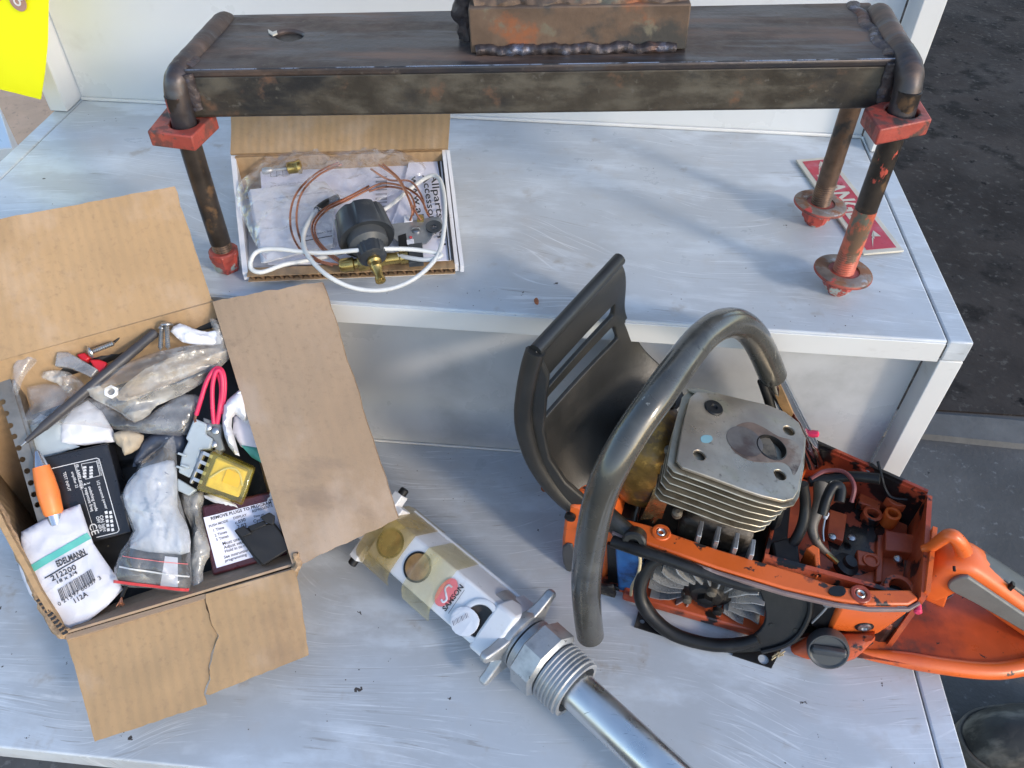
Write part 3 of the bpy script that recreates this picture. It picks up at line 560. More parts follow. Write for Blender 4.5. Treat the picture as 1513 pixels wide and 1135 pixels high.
# corrugated front edge: two liners and a fluted core
eu = (FRt-FLt).normalized(); en = Vector((eu.y, -eu.x, 0)); EL = (FRt-FLt).length
for zz, nm in ((.0118, 'edge_liner'), (.0062, 'edge_liner')):
    sheet(nm, gz(FLt, zz)+en*.006, gz(FRt, zz)+en*.006, gz(FRt, zz)-en*.006, gz(FLt, zz)-en*.006, CARD, sb, t=.0007, nu=20, nv=2, amp=.0006, seed=7)
NF = 110; V = []; Fc = []
for i in range(NF+1):
    q = FLt.lerp(FRt, i/NF); zz = .0088+.0024*math.sin(i*math.pi/2.5)
    V += [gz(q, zz)+en*.0055, gz(q, zz)-en*.004]
    if i: Fc.append((2*i-2, 2*i, 2*i+1, 2*i-1))
mesh('flute', V, Fc, FLUTE, sb)
# contents lie on a plane that slopes up to the back
CFm = F3(P(395, 386, z=.014), P(655, 384, z=.014), P(392, 240, z=.036))
def sheetpx(name, L, z, mat, parent, t=.0006, amp=.001, seed=1, dome=0, n=18): return cushion(name, CFm.pxs(L, z), CFm, dome, amp, 22, mat, parent, n=n, seed=seed, z0=z, ridge=False, edge=.01)
mn = thing('instruction_sheets', 'lilac white printed sheets lining the small carton', 'papers', tuple(CFm.at(520, 320)))
sheetpx('sheet', [(383, 238), (600, 236), (606, 300), (610, 388), (396, 390)], .001, PAPL, mn, seed=3)
quads('ruled_line', [CFm.pxs([(386, 250+i*0), (425, 247), (425, 248), (386, 251)], .003) for i in range(1)]+[CFm.pxs([(398+i*9, 240), (399+i*9, 240), (401+i*9, 262), (400+i*9, 262)], .003) for i in range(3)], CFm, INKG, mn, .0035)
bc = [CFm.pxs([(555, 262+i*6.2), (572, 261+i*6.2), (572, 263+i*6.2+(i % 3)), (555, 264+i*6.2+(i % 3))], .003) for i in range(9)]
quads('barcode', bc, CFm, INKG, mn, .0036)
fp = thing('folded_leaflet', 'folded white leaflet with upside down print in small carton', 'leaflet', tuple(CFm.at(440, 330)))
for i in range(3):
    sheetpx('page', [(369-i*1.5, 280+i*2), (480-i, 268+i*2), (494, 284+i), (492, 360+i*2), (390-i*2, 388)], .0075-i*.002, PAPER, fp, seed=5+i, amp=.0012)
for (a, b, s_) in (((484, 283), (404, 293), 'for take to use one keys not damage for'), ((491, 340), (452, 349), 'the same comp'), ((468, 266), (400, 275), 'allowed any local codes and')):
    text('lettering', s_, CFm, CFm.px(*a, .0095), CFm.px(*b, .0095), INK if 'same' in s_ else INKG, fp, zoff=.0098)
quads('ruled_line', [CFm.pxs([(443, 357), (491, 348), (491, 349.5), (443, 358.5)], .0095)], CFm, INK, fp, .0098)
br = thing('brochure', 'white brochure with big black lettering at carton right side', 'brochure', tuple(CFm.at(630, 320)))
sheetpx('page', [(604, 240), (646, 238), (650, 262), (664, 384), (555, 388), (590, 300)], .0045, PAPL, br, seed=8, amp=.0008)
for i in range(3): sheetpx('page_edge', [(648+i*2.2, 238), (650+i*2.2, 238), (666+i*2, 382), (663+i*2, 384)], .006+i*.0006, PAPER if i % 2 else INK, br, seed=9, amp=.0002, n=8)
for (a, b, s_) in (((636, 258), (652, 364), 'Allparts Equ'), ((624, 260), (638, 348), 'Accessories'), ((607, 262), (622, 362), 'www.allpart')):
    text('lettering', s_, CFm, CFm.px(*a, .0062), CFm.px(*b, .0062), INK, br, zoff=.0072, bold=.012, height=.0066)
# clear bag over the leaflet
bagp = smooth_poly(CFm.pxs([(352, 300), (372, 270), (402, 245), (450, 232), (510, 229), (580, 234), (632, 258), (600, 290), (560, 310), (515, 330), (500, 378), (440, 396), (400, 398), (375, 360)]), 3)
cushion('clear_bag', bagp, CFm, .007, .007, 42, FILM3, None, n=52, seed=21, z0=.010, edge=.03, bottom=False)
tag(bpy.data.objects['clear_bag'], 'crumpled clear plastic bag over the leaflet in small carton', 'bag')
def W(L, dz): return [CFm.at(u, v, dz+(e[0] if e else 0)) for u, v, *e in L]
wc = thing('white_cable', 'thin white cable looping out over the small carton front', 'cable', tuple(CFm.at(520, 400)))
tube('cable', W([(472, 305, .016), (458, 325, .02), (448, 350, .024), (455, 378, .03), (485, 408, .030), (525, 426, .022), (570, 428, .018), (612, 412, .02), (645, 380, .022), (656, 340, .022), (657, 295, .020), (650, 266, .018), (636, 260, .016), (610, 276, .012), (575, 305, .009), (540, 325, .007)], 0), .0020, WCAB, wc, 10)
tube('cable', W([(530, 362, .006), (500, 375, .010), (460, 384, .012), (420, 391, .016), (388, 402, .019), (372, 398, .020), (371, 384, .024), (382, 371, .027), (410, 368, .028), (470, 374, .028), (540, 369, .034), (600, 368, .026), (640, 373, .022), (652, 378, .022), (630, 384, .02), (595, 379, .016), (572, 372, .012)], 0), .0020, WCAB, wc, 10)
tube('sleeve', W([(500, 292, .014), (486, 298, .015), (475, 305, .016), (468, 311, .017)], 0), .0035, RUBB, wc, 10)
cw = thing('copper_tubing', 'thin coiled copper capillary tubing in the small carton', 'tubing', tuple(CFm.at(470, 330)))
for i, L in enumerate(([(500, 240, .018), (468, 256, .020), (440, 283, .022), (429, 315, .022), (433, 350, .020), (455, 380, .016), (492, 393, .012)], [(505, 243, .018), (472, 258, .020), (446, 285, .022), (438, 322, .022), (446, 358, .020), (470, 384, .015), (500, 391, .012)],
        [(545, 275, .02), (515, 291, .022), (480, 308, .022), (462, 330, .022), (464, 352, .02), (482, 374, .016), (505, 390, .012)], [(548, 278, .02), (517, 294, .022), (484, 310, .022), (466, 331, .022), (468, 352, .02), (485, 372, .016), (508, 388, .012)],
        [(548, 250, .02), (575, 266, .024), (606, 268, .024), (622, 288, .022), (628, 308, .018), (634, 320, .014)], [(560, 244, .02), (585, 262, .026), (600, 285, .026), (612, 310, .022), (622, 326, .016)], [(566, 243, .02), (590, 265, .026), (603, 292, .026), (609, 312, .022), (606, 326, .014)],
        [(540, 282, .02), (565, 271, .024), (596, 276, .026), (620, 292, .024), (632, 316, .018)], [(545, 283, .02), (572, 276, .022), (600, 282, .022), (612, 300, .020), (610, 318, .016)])):
    tube('capillary', W(L, 0), .0010, COPP, cw, 8)
rg = thing('gas_regulator', 'charcoal ribbed knob regulator with brass nozzle in small carton', 'regulator', tuple(CFm.at(540, 360)))
k0 = CFm.at(531, 318, .034); k1 = CFm.at(563, 417, .024); ax = (k1-k0); AL = ax.length; ax.normalize()
lathe('knob', k0, ax, [(-.001, .013), (0, .0185), (.002, .0222), (.026, .0246), (.028, .0236), (.026, .018)], KNOB, rg, 60, rmod=lambda a, i: .93 if (int(a/(2*math.pi)*60) % 10 == 0 and 0 < i < 4) else 1)
lathe('body', k0, ax, [(.02, .0175), (.034, .0170), (.038, .012)], GREYD, rg, 30)
lathe('collar', k0, ax, [(.036, .0125), (.048, .0115), (.050, .0085)], KNOB, rg, 48, rmod=lambda a, i: 1+.05*(int(a/(2*math.pi)*48) % 2))
lathe('nozzle', k0, ax, [(.049, .0055), (.053, .0062), (.055, .0048), (.060, .0056), (.062, .0042), (AL-.006, .0034), (AL-.004, .0044), (AL-.001, .0044), (AL, .0028)], BRASS, rg, 18)
bv = thing('brass_valve', 'brass valve fitting lying under the regulator in small carton', 'fitting', tuple(CFm.at(520, 390)))
v0 = CFm.at(502, 393, .010); v1 = CFm.at(602, 379, .012); vx = (v1-v0); VL = vx.length; vx.normalize()
lathe('barrel', v0, vx, [(0, .0048), (.002, .0062), (.012, .0062), (.013, .0045), (.016, .0045)], BRASS, bv, 20)
lathe('hex', v0, vx, [(.016, .0070), (.024, .0070), (.026, .005), (.040, .005)], BRASS, bv, 6)
lathe('stem', v0, vx, [(.040, .0052), (.052, .0052), (.053, .0062), (.060, .0062), (VL-.004, .0040), (VL, .003)], BRASS, bv, 18)
bs2 = thing('brass_connector', 'small brass screw connector at the back of small carton', 'fitting', tuple(CFm.at(435, 250)))
c0 = CFm.at(424, 249, .020); c1 = CFm.at(446, 246, .020)
lathe('barrel', c0, c1-c0, [(0, .004), (.001, .0055), (.009, .0058), (.010, .0066), (.013, .0066), (.014, .004)], BRASS, bs2, 18)
lathe('tip', CFm.at(388, 253, .019), c0-CFm.at(388, 253, .019), [(0, .003), (.003, .0036), (.008, .003), (.010, .0012), (.024, .0012)], ZINC, bs2, 10)
th = thing('thermostat_bracket', 'galvanised thermostat bracket with screw beside charcoal knob', 'bracket', tuple(CFm.at(610, 345)))
prism('plate', smooth_poly(CFm.pxs([(574, 338), (580, 332), (596, 330), (640, 322), (652, 324), (652, 338), (640, 346), (630, 360), (600, 362), (580, 352)], .012), 2), CFm, .0016, ZINC, th, z0=.013, holes=[circ(CFm.px(642, 333, .013), .0028, 14)])
prism('ear', circ(CFm.px(641, 334, .0155), .0075, 18), CFm, .0016, GREYD, th, z0=.0155, holes=[circ(CFm.px(641, 335, .0155), .0028, 14)])
lathe('screw', CFm.at(615, 341, .013), CFm.z, [(0, .0042), (.0018, .0040), (.0028, .0022)], SCREW, th, 14)
for L, m_ in (([(597, 320), (609, 319), (610, 329), (597, 330)], PAPER), ([(600, 356), (611, 354), (612, 362), (601, 363)], PAPER), ([(604, 362), (624, 360), (626, 388), (604, 390)], GREYD), ([(588, 350), (600, 346), (604, 372), (598, 380), (590, 374)], BLKP)):
    prism('terminal', CFm.pxs(L, .012), CFm, .006, m_, th, z0=.0135, bevel=.0006)
lathe('red_dot', CFm.at(607, 351, .0136), CFm.z, [(0, .0014), (.0006, .0013)], INKR, th, 10)
lathe('nipple', CFm.at(621, 328, .013), CFm.y, [(0, .0032), (.006, .0034), (.008, .002)], BRASS, th, 12)
# ------------------------------------------------------------------ big cardboard box
bb = thing('cardboard_box', 'large open brown cardboard box of electrical odds and ends', 'box', (-.35, .38, ZL))
FL, FR, BR, BLc = P(97, 938, z=-.13), P(436, 838, z=-.13), P(316, 446, z=.005), P(-105, 562, z=.003)
cen = (FL+FR+BR+BLc)/4
def base(p): q = Vector((p.x, p.y, ZL+.0015)); c = Vector((cen.x, cen.y, ZL+.0015)); return c+(q-c)*(.80 if p.z < -.05 else .96)
T_ = .004
sheet('wall', base(FL), base(FR), FR, FL, CARD2, bb, t=-T_)
sheet('wall', base(FR), base(BR), BR, FR, CARD, bb, t=-T_)
sheet('wall', base(BR), base(BLc), BLc, BR, CARD, bb, t=-T_)
sheet('wall', base(BLc), base(FL), FL, BLc, CARD, bb, t=-T_, amp=.002)
prism('bottom', [tuple(base(p).xy) for p in (FL, FR, BR, BLc)], HZ(ZL+.006), .004, CARD, bb)
# back flap stands up, right flap lies out, front flap hangs out torn
sheet('flap', BLc, BR+Vector((-.002, .001, 0)), P(258, 275, z=.085), P(-130, 348, z=.085), CARD, bb, t=.004, nu=40, nv=18, amp=.0022, freq=16, seed=11, jag=.012)
fr_a = P(340, 480, z=-.02)
sheet('flap', BR+Vector((.001, -.001, 0)), FR, P(590, 766, z=-.112), P(478, 418, z=.022), CARD2, bb, t=-.004, nu=30, nv=20, amp=.0028, freq=14, seed=12, jag=.016, bend=.003)
FF = F3(P(97, 938, z=-.131), P(436, 840, z=-.131), P(140, 1095, z=-.172))
def jagl(L, a=1.2, seed=1):
    rn = random.Random(seed); o = []
    for i in range(len(L)-1):
        (x0, y0), (x1, y1) = L[i], L[i+1]; n = max(2, int(math.hypot(x1-x0, y1-y0)/9))
        for j in range(n): t = j/n; o.append((x0+(x1-x0)*t+rn.uniform(-a, a)*(j > 0), y0+(y1-y0)*t+rn.uniform(-a, a)*(j > 0)))
    o.append(L[-1]); return o
FZ = FF if FF.z.dot(fwd) < 0 else Fr(FF.o, FF.x, -FF.y)
lp = jagl([(97, 939), (140, 1096), (306, 1041)], .7, 3)[:-1]+jagl([(306, 1041), (301, 1025), (309, 1004), (308, 985), (315, 958), (322, 940), (313, 926), (303, 890), (303, 879)], 1.6, 5)[:-1]+[(303, 879)]
rp = [(304, 878)]+jagl([(304, 889), (315, 926), (324, 940), (317, 958), (310, 985), (311, 1004), (304, 1026)], 1.2, 7)+jagl([(310, 1027), (456, 968), (447, 900), (437, 840)], .8, 8)
cushion('flap', FZ.pxs(lp), FZ, 0, .0030, 17, CARD, bb, n=30, seed=31, ridge=False, edge=.02)
cushion('flap', FZ.pxs(rp, .002), FZ, 0, .0024, 17, CARD, bb, n=26, seed=33, ridge=False, edge=.02, z0=.0022)
# inner strip above the front crease, corner fold at the back, torn corners
sheet('inner_strip', P(100, 936, z=-.129), P(434, 836, z=-.129), P(428, 806, z=-.147), P(140, 905, z=-.147), CARD2, bb, t=-.002, nu=24, nv=4, amp=.001)
sheet('corner_fold', P(266, 448, z=-.005), P(312, 440, z=-.003), P(318, 466, z=-.018), P(272, 472, z=-.02), CARD, bb, t=.003, nu=8, nv=5, amp=.0012, seed=6)
cz = [P(266+i*1.05, 448.5-i*.2, z=-.0035) for i in range(44)]
mesh('flute', [p+Vector((0, 0, .0016*math.sin(i*1.6)+d)) for i, p in enumerate(cz) for d in (0, -.0008)], [(2*i, 2*i+2, 2*i+3, 2*i+1) for i in range(43)], INK, bb)
tube('torn_edge', [P(96, 937, z=-.128), P(80, 925, z=-.127), P(62, 888, z=-.118), P(45, 850, z=-.105), P(22, 800, z=-.088), P(0, 758, z=-.075), P(-40, 690, z=-.05)], .004, CARDR, bb, 8, wob=.5)
for i in range(22):
    u = 52+i*2.1; v = 878+i*2.7; tube('flute', [P(u-3, v+1.5, z=-.114+.001*i*-.5), P(u+2.5, v-1, z=-.1125-.0005*i)], .0014, INK if i % 2 else FLUTE, bb, 5, n=1)
tube('torn_corner', [P(434, 842, z=-.127), P(439, 832, z=-.124), P(436, 822, z=-.122), P(441, 826, z=-.124)], .0035, CARDR, bb, 8, wob=.9)
# ---- contents: plane a little under the rim
KF = F3(P(97, 938, z=-.142), P(436, 838, z=-.142), P(316, 448, z=-.003))
KF = KF if KF.z.z > 0 else Fr(KF.o, KF.x, -KF.y)
def gd(a, b, k): d = (Vector(KF.px(*b))-Vector(KF.px(*a))).normalized(); return (tuple(d), k)
def cu(name, label, cat, L, z, dome, amp, freq, mat, seed=0, n=26, edge=.012, sm=2, **kw):
    pts = KF.pxs(L, z); pts = smooth_poly(pts, sm) if sm > 1 else pts
    if mat in (FILM, FILM2, FILM3): kw['bottom'] = False
    o, hf = cushion(name, pts, KF, dome, amp, freq, mat, None, n=n, seed=seed, edge=edge, z0=z, **kw); tag(o, label, cat); return o, hf
def blockpx(name, L, z, t, mat, parent, bevel=.0012, holes=(), fr=None): f = fr or KF; return prism(name, f.pxs(L, z), f, t, mat, parent, z0=z, bevel=bevel, holes=holes)
# added dark filler blocks, closing the gaps between the contents
for i, (L, z, m_, nm, lb) in enumerate((([(20, 560), (330, 470), (400, 640), (80, 720)], -.030, GRIME, 'dark_filler_back', 'added dark filler block deep under the clear bags'), ([(60, 700), (395, 640), (425, 835), (110, 930)], -.030, BLKP, 'dark_filler_front', 'added dark filler block deep under the relay and packets'))):
    o = blockpx(nm, L, z, .012, m_, None); tag(o, lb, 'filler' if i == 0 else 'case')
def Z0(L): return [(x/4.729, 440+y/4.729) for x, y in L]          # reading aids: measured on enlarged views of the photograph
def Z1(L): return [(200+x/4.729, 440+y/4.729) for x, y in L]
def Z3(L): return [(x/3.783, 650+y/3.783) for x, y in L]
def Z4(L): return [(200+x/4.365, 640+y/4.365) for x, y in L]
# perforated strip
ps = thing('perforated_strip', 'perforated steel strip standing along the left box wall', 'strip', tuple(KF.at(30, 660)))
po = [(-14, 540), (15, 559), (24, 592), (40, 645), (55, 700), (70, 768), (56, 772), (43, 728), (24, 664), (6, 606), (-14, 560)]
hl = [(3.8, 594), (9, 611), (15, 629), (21, 645), (27.5, 662), (33, 679), (40, 696), (45.5, 713.5), (50, 730.6), (55.5, 746)]
prism('strip', KF.pxs(po, .004), KF, .0016, PERF, ps, z0=.004, holes=[circ(KF.px(u, v, .004), .0023, 14) for u, v in hl])
prism('strip_flange', KF.pxs([(16, 560), (20, 560), (30, 590), (44, 640), (58, 696), (73, 766), (70, 768), (55, 700), (40, 645), (24, 592)], .004), KF, .016, PERF, ps, z0=.003)
# pens
dp = thing('charcoal_pen', 'dark charcoal pen lying diagonally over the clear bags', 'pen', tuple(KF.at(130, 580)))
p0, p1 = KF.at(31, 659, .012), KF.at(231, 490, .010); L = (p1-p0).length
lathe('tip', p0, p1-p0, [(0, .0006), (.003, .0010), (.006, .0016)], SCREW, dp, 14)
lathe('barrel', p0, p1-p0, [(.005, .0018), (.020, .0034), (.022, .0039), (L*.5, .0043), (L-.018, .0043), (L-.0175, .0040), (L-.002, .0042), (L, .003)], DKPEN, dp, 22)
op = thing('orange_pen', 'fat orange pen with silver tip beside the perforated strip', 'pen', tuple(KF.at(65, 715)))
p0, p1 = KF.at(54, 666, .012), KF.at(82, 768, .006); L = (p1-p0).length
lathe('tip', p0, p1-p0, [(0, .0012), (.001, .0022), (.013, .0058), (.0135, .0062)], CHRP, op, 20)
lathe('barrel', p0, p1-p0, [(.0132, .0062), (.022, .0074), (L*.62, .0082), (L-.006, .0072), (L-.004, .0060)], ORPEN, op, 26)
lathe('end_ring', p0, p1-p0, [(L-.0045, .0058), (L+.004, .0052), (L+.006, .003)], CHRP, op, 20)
# small clear bags and papers at the back left
cu('small_bag', 'little clear bag curling up at the back left corner', 'bag', [(18, 575), (21, 540), (34, 527), (47, 521), (57, 531), (46, 545), (36, 558), (26, 584)], .010, .006, .005, 80, FILM, 41, 22, .01, grain=gd((20, 575), (50, 525), 3))
cu('empty_bag', 'empty clear bag under the charcoal pen near the strip', 'bag', [(40, 572), (95, 569), (118, 590), (60, 628), (30, 620), (46, 600)], .0, .004, .004, 50, FILM, 42, 18, .01)
cu('crumpled_scrap', 'crumpled grey white scrap under the clear plastic clip', 'paper', Z0([(290, 560), (310, 515), (370, 508), (480, 520), (590, 600), (560, 660), (500, 690), (440, 640), (400, 600)]), .004, .002, .005, 110, FILM2, 43, 28, .01)
cu('pale_carton', 'pale grey green card piece beside the orange pen tip', 'card', [(36, 632), (60, 612), (92, 626), (92, 650), (118, 660), (70, 676), (56, 680), (45, 662)], -.004, .002, .001, 30, RELG, 44, 14, .01, sm=1)
clp = thing('plastic_clip', 'angular clear plastic clip beside the red cap', 'clip', tuple(KF.at(110, 535)))
prism('shell', KF.pxs(Z0([(400, 380), (480, 382), (580, 440), (690, 505), (640, 560), (560, 520), (480, 490), (385, 480)]), .012), KF, .008, CLRPL, clp, z0=.014, bevel=.001)
rc = thing('red_cap', 'red notched plastic cap near the back wall', 'cap', tuple(KF.at(140, 535)))
for q in (Z0([(530, 395), (590, 380), (630, 420), (600, 445), (560, 430)]), Z0([(620, 430), (690, 430), (745, 450), (740, 490), (700, 530), (650, 480)])):
    blockpx('cap_lobe', q, .010, .010, REDPL, rc)
def screw(lb, h, e, z, r=.0022, hr=.0052):
    t = thing('screw', lb, 'screw', tuple(KF.at(*h, z)), 'loose screws in the big box'); a = KF.at(*h, z); b = KF.at(*e, z-.004); L = (b-a).length
    lathe('head', a, b-a, [(-.002, .0015), (-.0015, hr*.7), (0, hr), (.001, hr), (.0015, r)], SCREW, t, 16)
    n = int(L/.0009); lathe('shank', a, b-a, [(.001+i*(L-.001)/n, r*(1-.22*(i % 2))) for i in range(n+1)]+[(L+.002, .0004)], SCREW, t, 10)
screw('round head screw beside the red cap', (133, 521), (166, 508), .014)
screw('taller screw standing behind the pen end', (246, 479), (248, 512), .018)
screw('shorter screw left of the taller standing screw', (239, 484), (237, 514), .014, hr=.003)
tube('black_wire', [KF.at(u, v, z) for u, v, z in ((50, 532, .004), (85, 530, .006), (125, 520, .004), (165, 508, .006), (185, 490, .008), (215, 480, .008), (240, 478, .006))], .0011, RUBB, None, 8); tag(bpy.data.objects['black_wire'], 'thin black wire along the back wall of big box', 'wire')
cu('dark_wrapper', 'dark film wrapper along the back wall behind the pen', 'wrapper', [(60, 540), (150, 505), (240, 470), (330, 455), (335, 480), (240, 500), (150, 540), (70, 560)], -.006, .003, .004, 40, BLKP, 45, 24, .01)
# bags in the middle
cu('lower_bag', 'wide clear bag below the bag holding a nut', 'bag', [(42, 632), (80, 610), (131, 588), (165, 602), (199, 622), (240, 600), (272, 582), (300, 590), (286, 620), (276, 643), (245, 643), (210, 640), (165, 634), (120, 628), (80, 628)], .002, .005, .006, 70, FILM, 46, 50, .02, grain=gd((42, 632), (290, 610), 4))
cu('white_slip', 'white paper slip under the clear bags', 'paper', [(88, 630), (108, 604), (130, 592), (150, 608), (167, 636), (170, 653), (140, 656), (126, 658), (90, 656)], -.004, .003, .002, 40, PAPER, 47, 18, .01, sm=1)
cu('tan_scrap', 'crumpled tan paper scrap between the slip and packet', 'paper', [(168, 640), (190, 636), (212, 643), (208, 656), (203, 664), (184, 673), (180, 662), (172, 656)], .0, .004, .003, 80, PAPT, 48, 14, .006)
cu('back_wrapper', 'crumpled white paper in the back right corner of box', 'paper', Z1([(245, 235), (310, 180), (400, 215), (500, 240), (590, 230), (600, 320), (450, 330), (330, 310), (300, 280), (335, 310)]), .010, .002, .005, 90, PAPER, 49, 30, .01, grain=gd((250, 490), (325, 495), 2.5))
o, hfb = cu('nut_bag', 'crumpled milky plastic bag holding a white nut', 'bag', [(124, 579), (150, 560), (190, 535), (240, 518), (293, 508), (318, 508), (316, 490), (310, 472), (323, 474), (334, 492), (342, 522), (327, 542), (299, 566), (270, 583), (232, 600), (222, 612), (199, 625), (180, 612), (161, 601)], .009, .007, .0075, 75, FILM2, 50, 64, .025, sm=2, grain=gd((124, 579), (335, 512), 4.5))
cu('bagged_slip', 'stained paper slip inside the milky bag', 'paper', [(170, 585), (215, 545), (280, 520), (325, 515), (322, 535), (270, 560), (220, 580), (190, 592)], .004, .001, .003, 90, PAPT, 51, 20, .01)
nc = KF.px(163, 578, .016); hx = lambda r, k, rot=.3: [(nc[0]+r*math.cos(2*math.pi*i/k+rot), nc[1]+r*math.sin(2*math.pi*i/k+rot)) for i in range(k)]
tag(prism('white_nut', hx(.0056, 6), KF, .004, M('nylon_white', (.72, .72, .72), .45), None, holes=[hx(.003, 14)], z0=hfb(*nc)+.0012, bevel=.0005), 'white hexagonal nut at the corner of the milky bag', 'nut')
# amplifier module
md = thing('amplifier_module', 'black electronic module printed with white switch diagram', 'module', tuple(KF.at(130, 730)))
MF = F3(KF.at(60, 676, .003), KF.at(160, 655, .003), KF.at(92, 812, -.004)); MF = MF if MF.z.z > 0 else Fr(MF.o, MF.x, -MF.y)
mdc = prism('case', MF.pxs([(56, 677), (159, 655), (196, 787), (92, 812)]), MF, .022, MODB, md, bevel=.0014)
def line(fr, a, b, wd, z=0):
    a = Vector(fr.px(*a, z)); b = Vector(fr.px(*b, z)); d = (b-a).normalized(); n = Vector((-d.y, d.x))*wd/2; return [tuple(a-n), tuple(b-n), tuple(b+n), tuple(a+n)]
fm = Z3([(270, 165), (540, 102), (555, 108), (667, 505), (655, 518), (540, 545)])
quads('print_frame', [line(MF, fm[i], fm[i+1], .0006) for i in range(5)]+[line(MF, *Z3([(415, 135), (530, 520)]), .0003), line(MF, *Z3([(455, 135), (540, 120)]), .0004), line(MF, *Z3([(540, 120), (560, 200)]), .0004), line(MF, *Z3([(560, 200), (478, 220)]), .0004), line(MF, *Z3([(478, 220), (455, 135)]), .0004)], MF, WINK, mdc, .0004)
quads('switch_print', [MF.pxs(Z3([(463+dx+i*0, 150+i*17), (482+dx, 146+i*17), (485+dx, 158+i*17), (466+dx, 162+i*17)])) for i in range(4) for dx in (0+i*4*0, 36)][:8]+[MF.pxs(Z3([(585+i*3+dx, 400+i*24), (600+i*3+dx, 396+i*24), (604+i*3+dx, 412+i*24), (589+i*3+dx, 416+i*24)])) for i in range(5) for dx in (0, 24)], MF, WINK, mdc, .0004)
for s_, a, b in (('DIP-SWITCH', (540, 115), (563, 200)), ('1/2 transmit power', (540, 232), (590, 388)), ('3  switching mode', (486, 240), (535, 400)), ('4  response freq', (464, 245), (510, 400)), ('IR-AMPLIFIER', (420, 140), (450, 278)), ('amplifier 22', (398, 180), (425, 270)), ('TEST INPUT', (352, 182), (382, 288)), ('CE', (496, 475), (516, 535)), ('ON light', (556, 425), (580, 515)), ('OFF dark', (536, 430), (560, 515))):
    A, B = Z3([a, b]); text('lettering', s_, MF, MF.px(*A), MF.px(*B), WINK, mdc, zoff=.0004, bold=.01)
# EDELMANN packet
EL_ = Z3([(125, 515), (205, 470), (330, 405), (450, 360), (470, 420), (490, 480), (525, 580), (580, 660), (650, 760), (690, 835), (600, 930), (500, 1010), (390, 1075), (290, 1010), (230, 940), (170, 860), (130, 770), (108, 690), (120, 600)])
PKT = M('packet_paper', (.58, .58, .63), .6, 0, .06, 40, spec=.25, crease=(38, .45), layers=[((.46, .44, .45), 24, .56, .74)])
ep = thing('parts_packet', 'white paper packet with teal stripe, black print and barcode', 'packet', tuple(KF.at(105, 840)))
o, hE = cushion('packet', KF.pxs(EL_, .004), KF, .0035, .003, 30, PKT, ep, n=44, seed=61, edge=.025, z0=.006)
epk = bpy.data.objects['packet']
def pk(L, z=.014): return KF.pxs(Z3(L), z)
def strip2(a, b, c, d, n=16): a, b, c, d = map(Vector, (a, b, c, d)); return [[tuple(a.lerp(b, i/n)), tuple(a.lerp(b, (i+1)/n)), tuple(d.lerp(c, (i+1)/n)), tuple(d.lerp(c, i/n))] for i in range(n)]
quads('teal_stripe', strip2(*pk([(145, 712), (475, 518), (495, 552), (165, 748)])), KF, TEAL, epk, .0007, hE)
quads('underline', strip2(*pk([(240, 772), (480, 635), (482, 641), (243, 778)])), KF, INK, epk, .0007, hE)
for s_, a, b, bo in (('EDELMANN', (318, 712), (472, 640), .03), ('212200', (284, 792), (425, 722), .015), ('18 x 3/4', (318, 806), (430, 748), .015), ('0 21597 60357 3', (325, 932), (562, 778), .0), ('112A', (418, 914), (488, 872), .015)):
    A, B = pk([a, b]); text('lettering', s_, KF, A, B, INK, epk, zoff=.0009, hf=hE, bold=bo, height={'EDELMANN': .0050, '212200': .0042, '18 x 3/4': .0028, '112A': .0040}.get(s_, .0030))
rn = random.Random(5); bars = []; t = 0
while t < 1:
    wd = rn.choice((.008, .012, .02)); a, b, c, d = (Vector(q) for q in pk([(318, 838), (502, 722), (532, 785), (342, 905)])); bars += [[tuple(a.lerp(b, t)), tuple(a.lerp(b, t+wd)), tuple(d.lerp(c, t+wd)), tuple(d.lerp(c, t))]]; t += wd+rn.choice((.008, .014, .022))
quads('barcode', bars, KF, INK, epk, .0009, hE)
# blue smudged packet in a zip bag
o, hB = cu('smudged_packet', 'pale blue smudged packet inside the zip bag', 'packet', [(182, 735), (190, 710), (209, 692), (235, 684), (257, 681), (262, 715), (262, 749), (272, 768), (279, 784), (280, 816), (250, 818), (192, 810), (200, 784), (190, 760)], .006, .007, .0055, 70, PAPB, 63, 48, .025, grain=gd((230, 690), (235, 815), 3))
zb = thing('zip_bag', 'clear zip bag with red seal line over the smudged packet', 'bag', tuple(KF.at(230, 800)))
o, hZ = cushion('film', smooth_poly(KF.pxs([(178, 735), (200, 700), (209, 681), (235, 662), (257, 644), (262, 684), (264, 730), (281, 790), (282, 830), (280, 876), (225, 869), (169, 862), (179, 814), (197, 785)], .008), 2), KF, .018, .004, 50, FILM, zb, n=40, seed=64, edge=.03, z0=.009, bottom=False, grain=gd((230, 670), (230, 860), 3))
for a, b, wd, m_ in (((169, 861), (279, 874), .0024, INKR), ((180, 838), (281, 853), .0012, WINK), ((185, 822), (279, 834), .0006, INKP)):
    A, B = Vector(KF.px(*a, .012)), Vector(KF.px(*b, .012)); d = (B-A).normalized(); n_ = Vector((-d.y, d.x))*wd; quads('seal_line', strip2(A, B, B+n_, A+n_, 20), KF, m_, zb, .0014, hZ)
quads('white_label', [KF.pxs([(243, 822), (262, 824), (262, 868), (236, 866)], .012)], KF, PAPER, zb, .010)
cu('tan_bag', 'dusty tan plastic bag right of the zip bag', 'bag', [(268, 730), (284, 727), (301, 727), (300, 748), (299, 766), (314, 810), (306, 828), (300, 845), (301, 880), (285, 878), (281, 830), (284, 784), (272, 756)], -.002, .006, .005, 80, FILM2, 65, 34, .010, grain=gd((285, 730), (300, 870), 4))
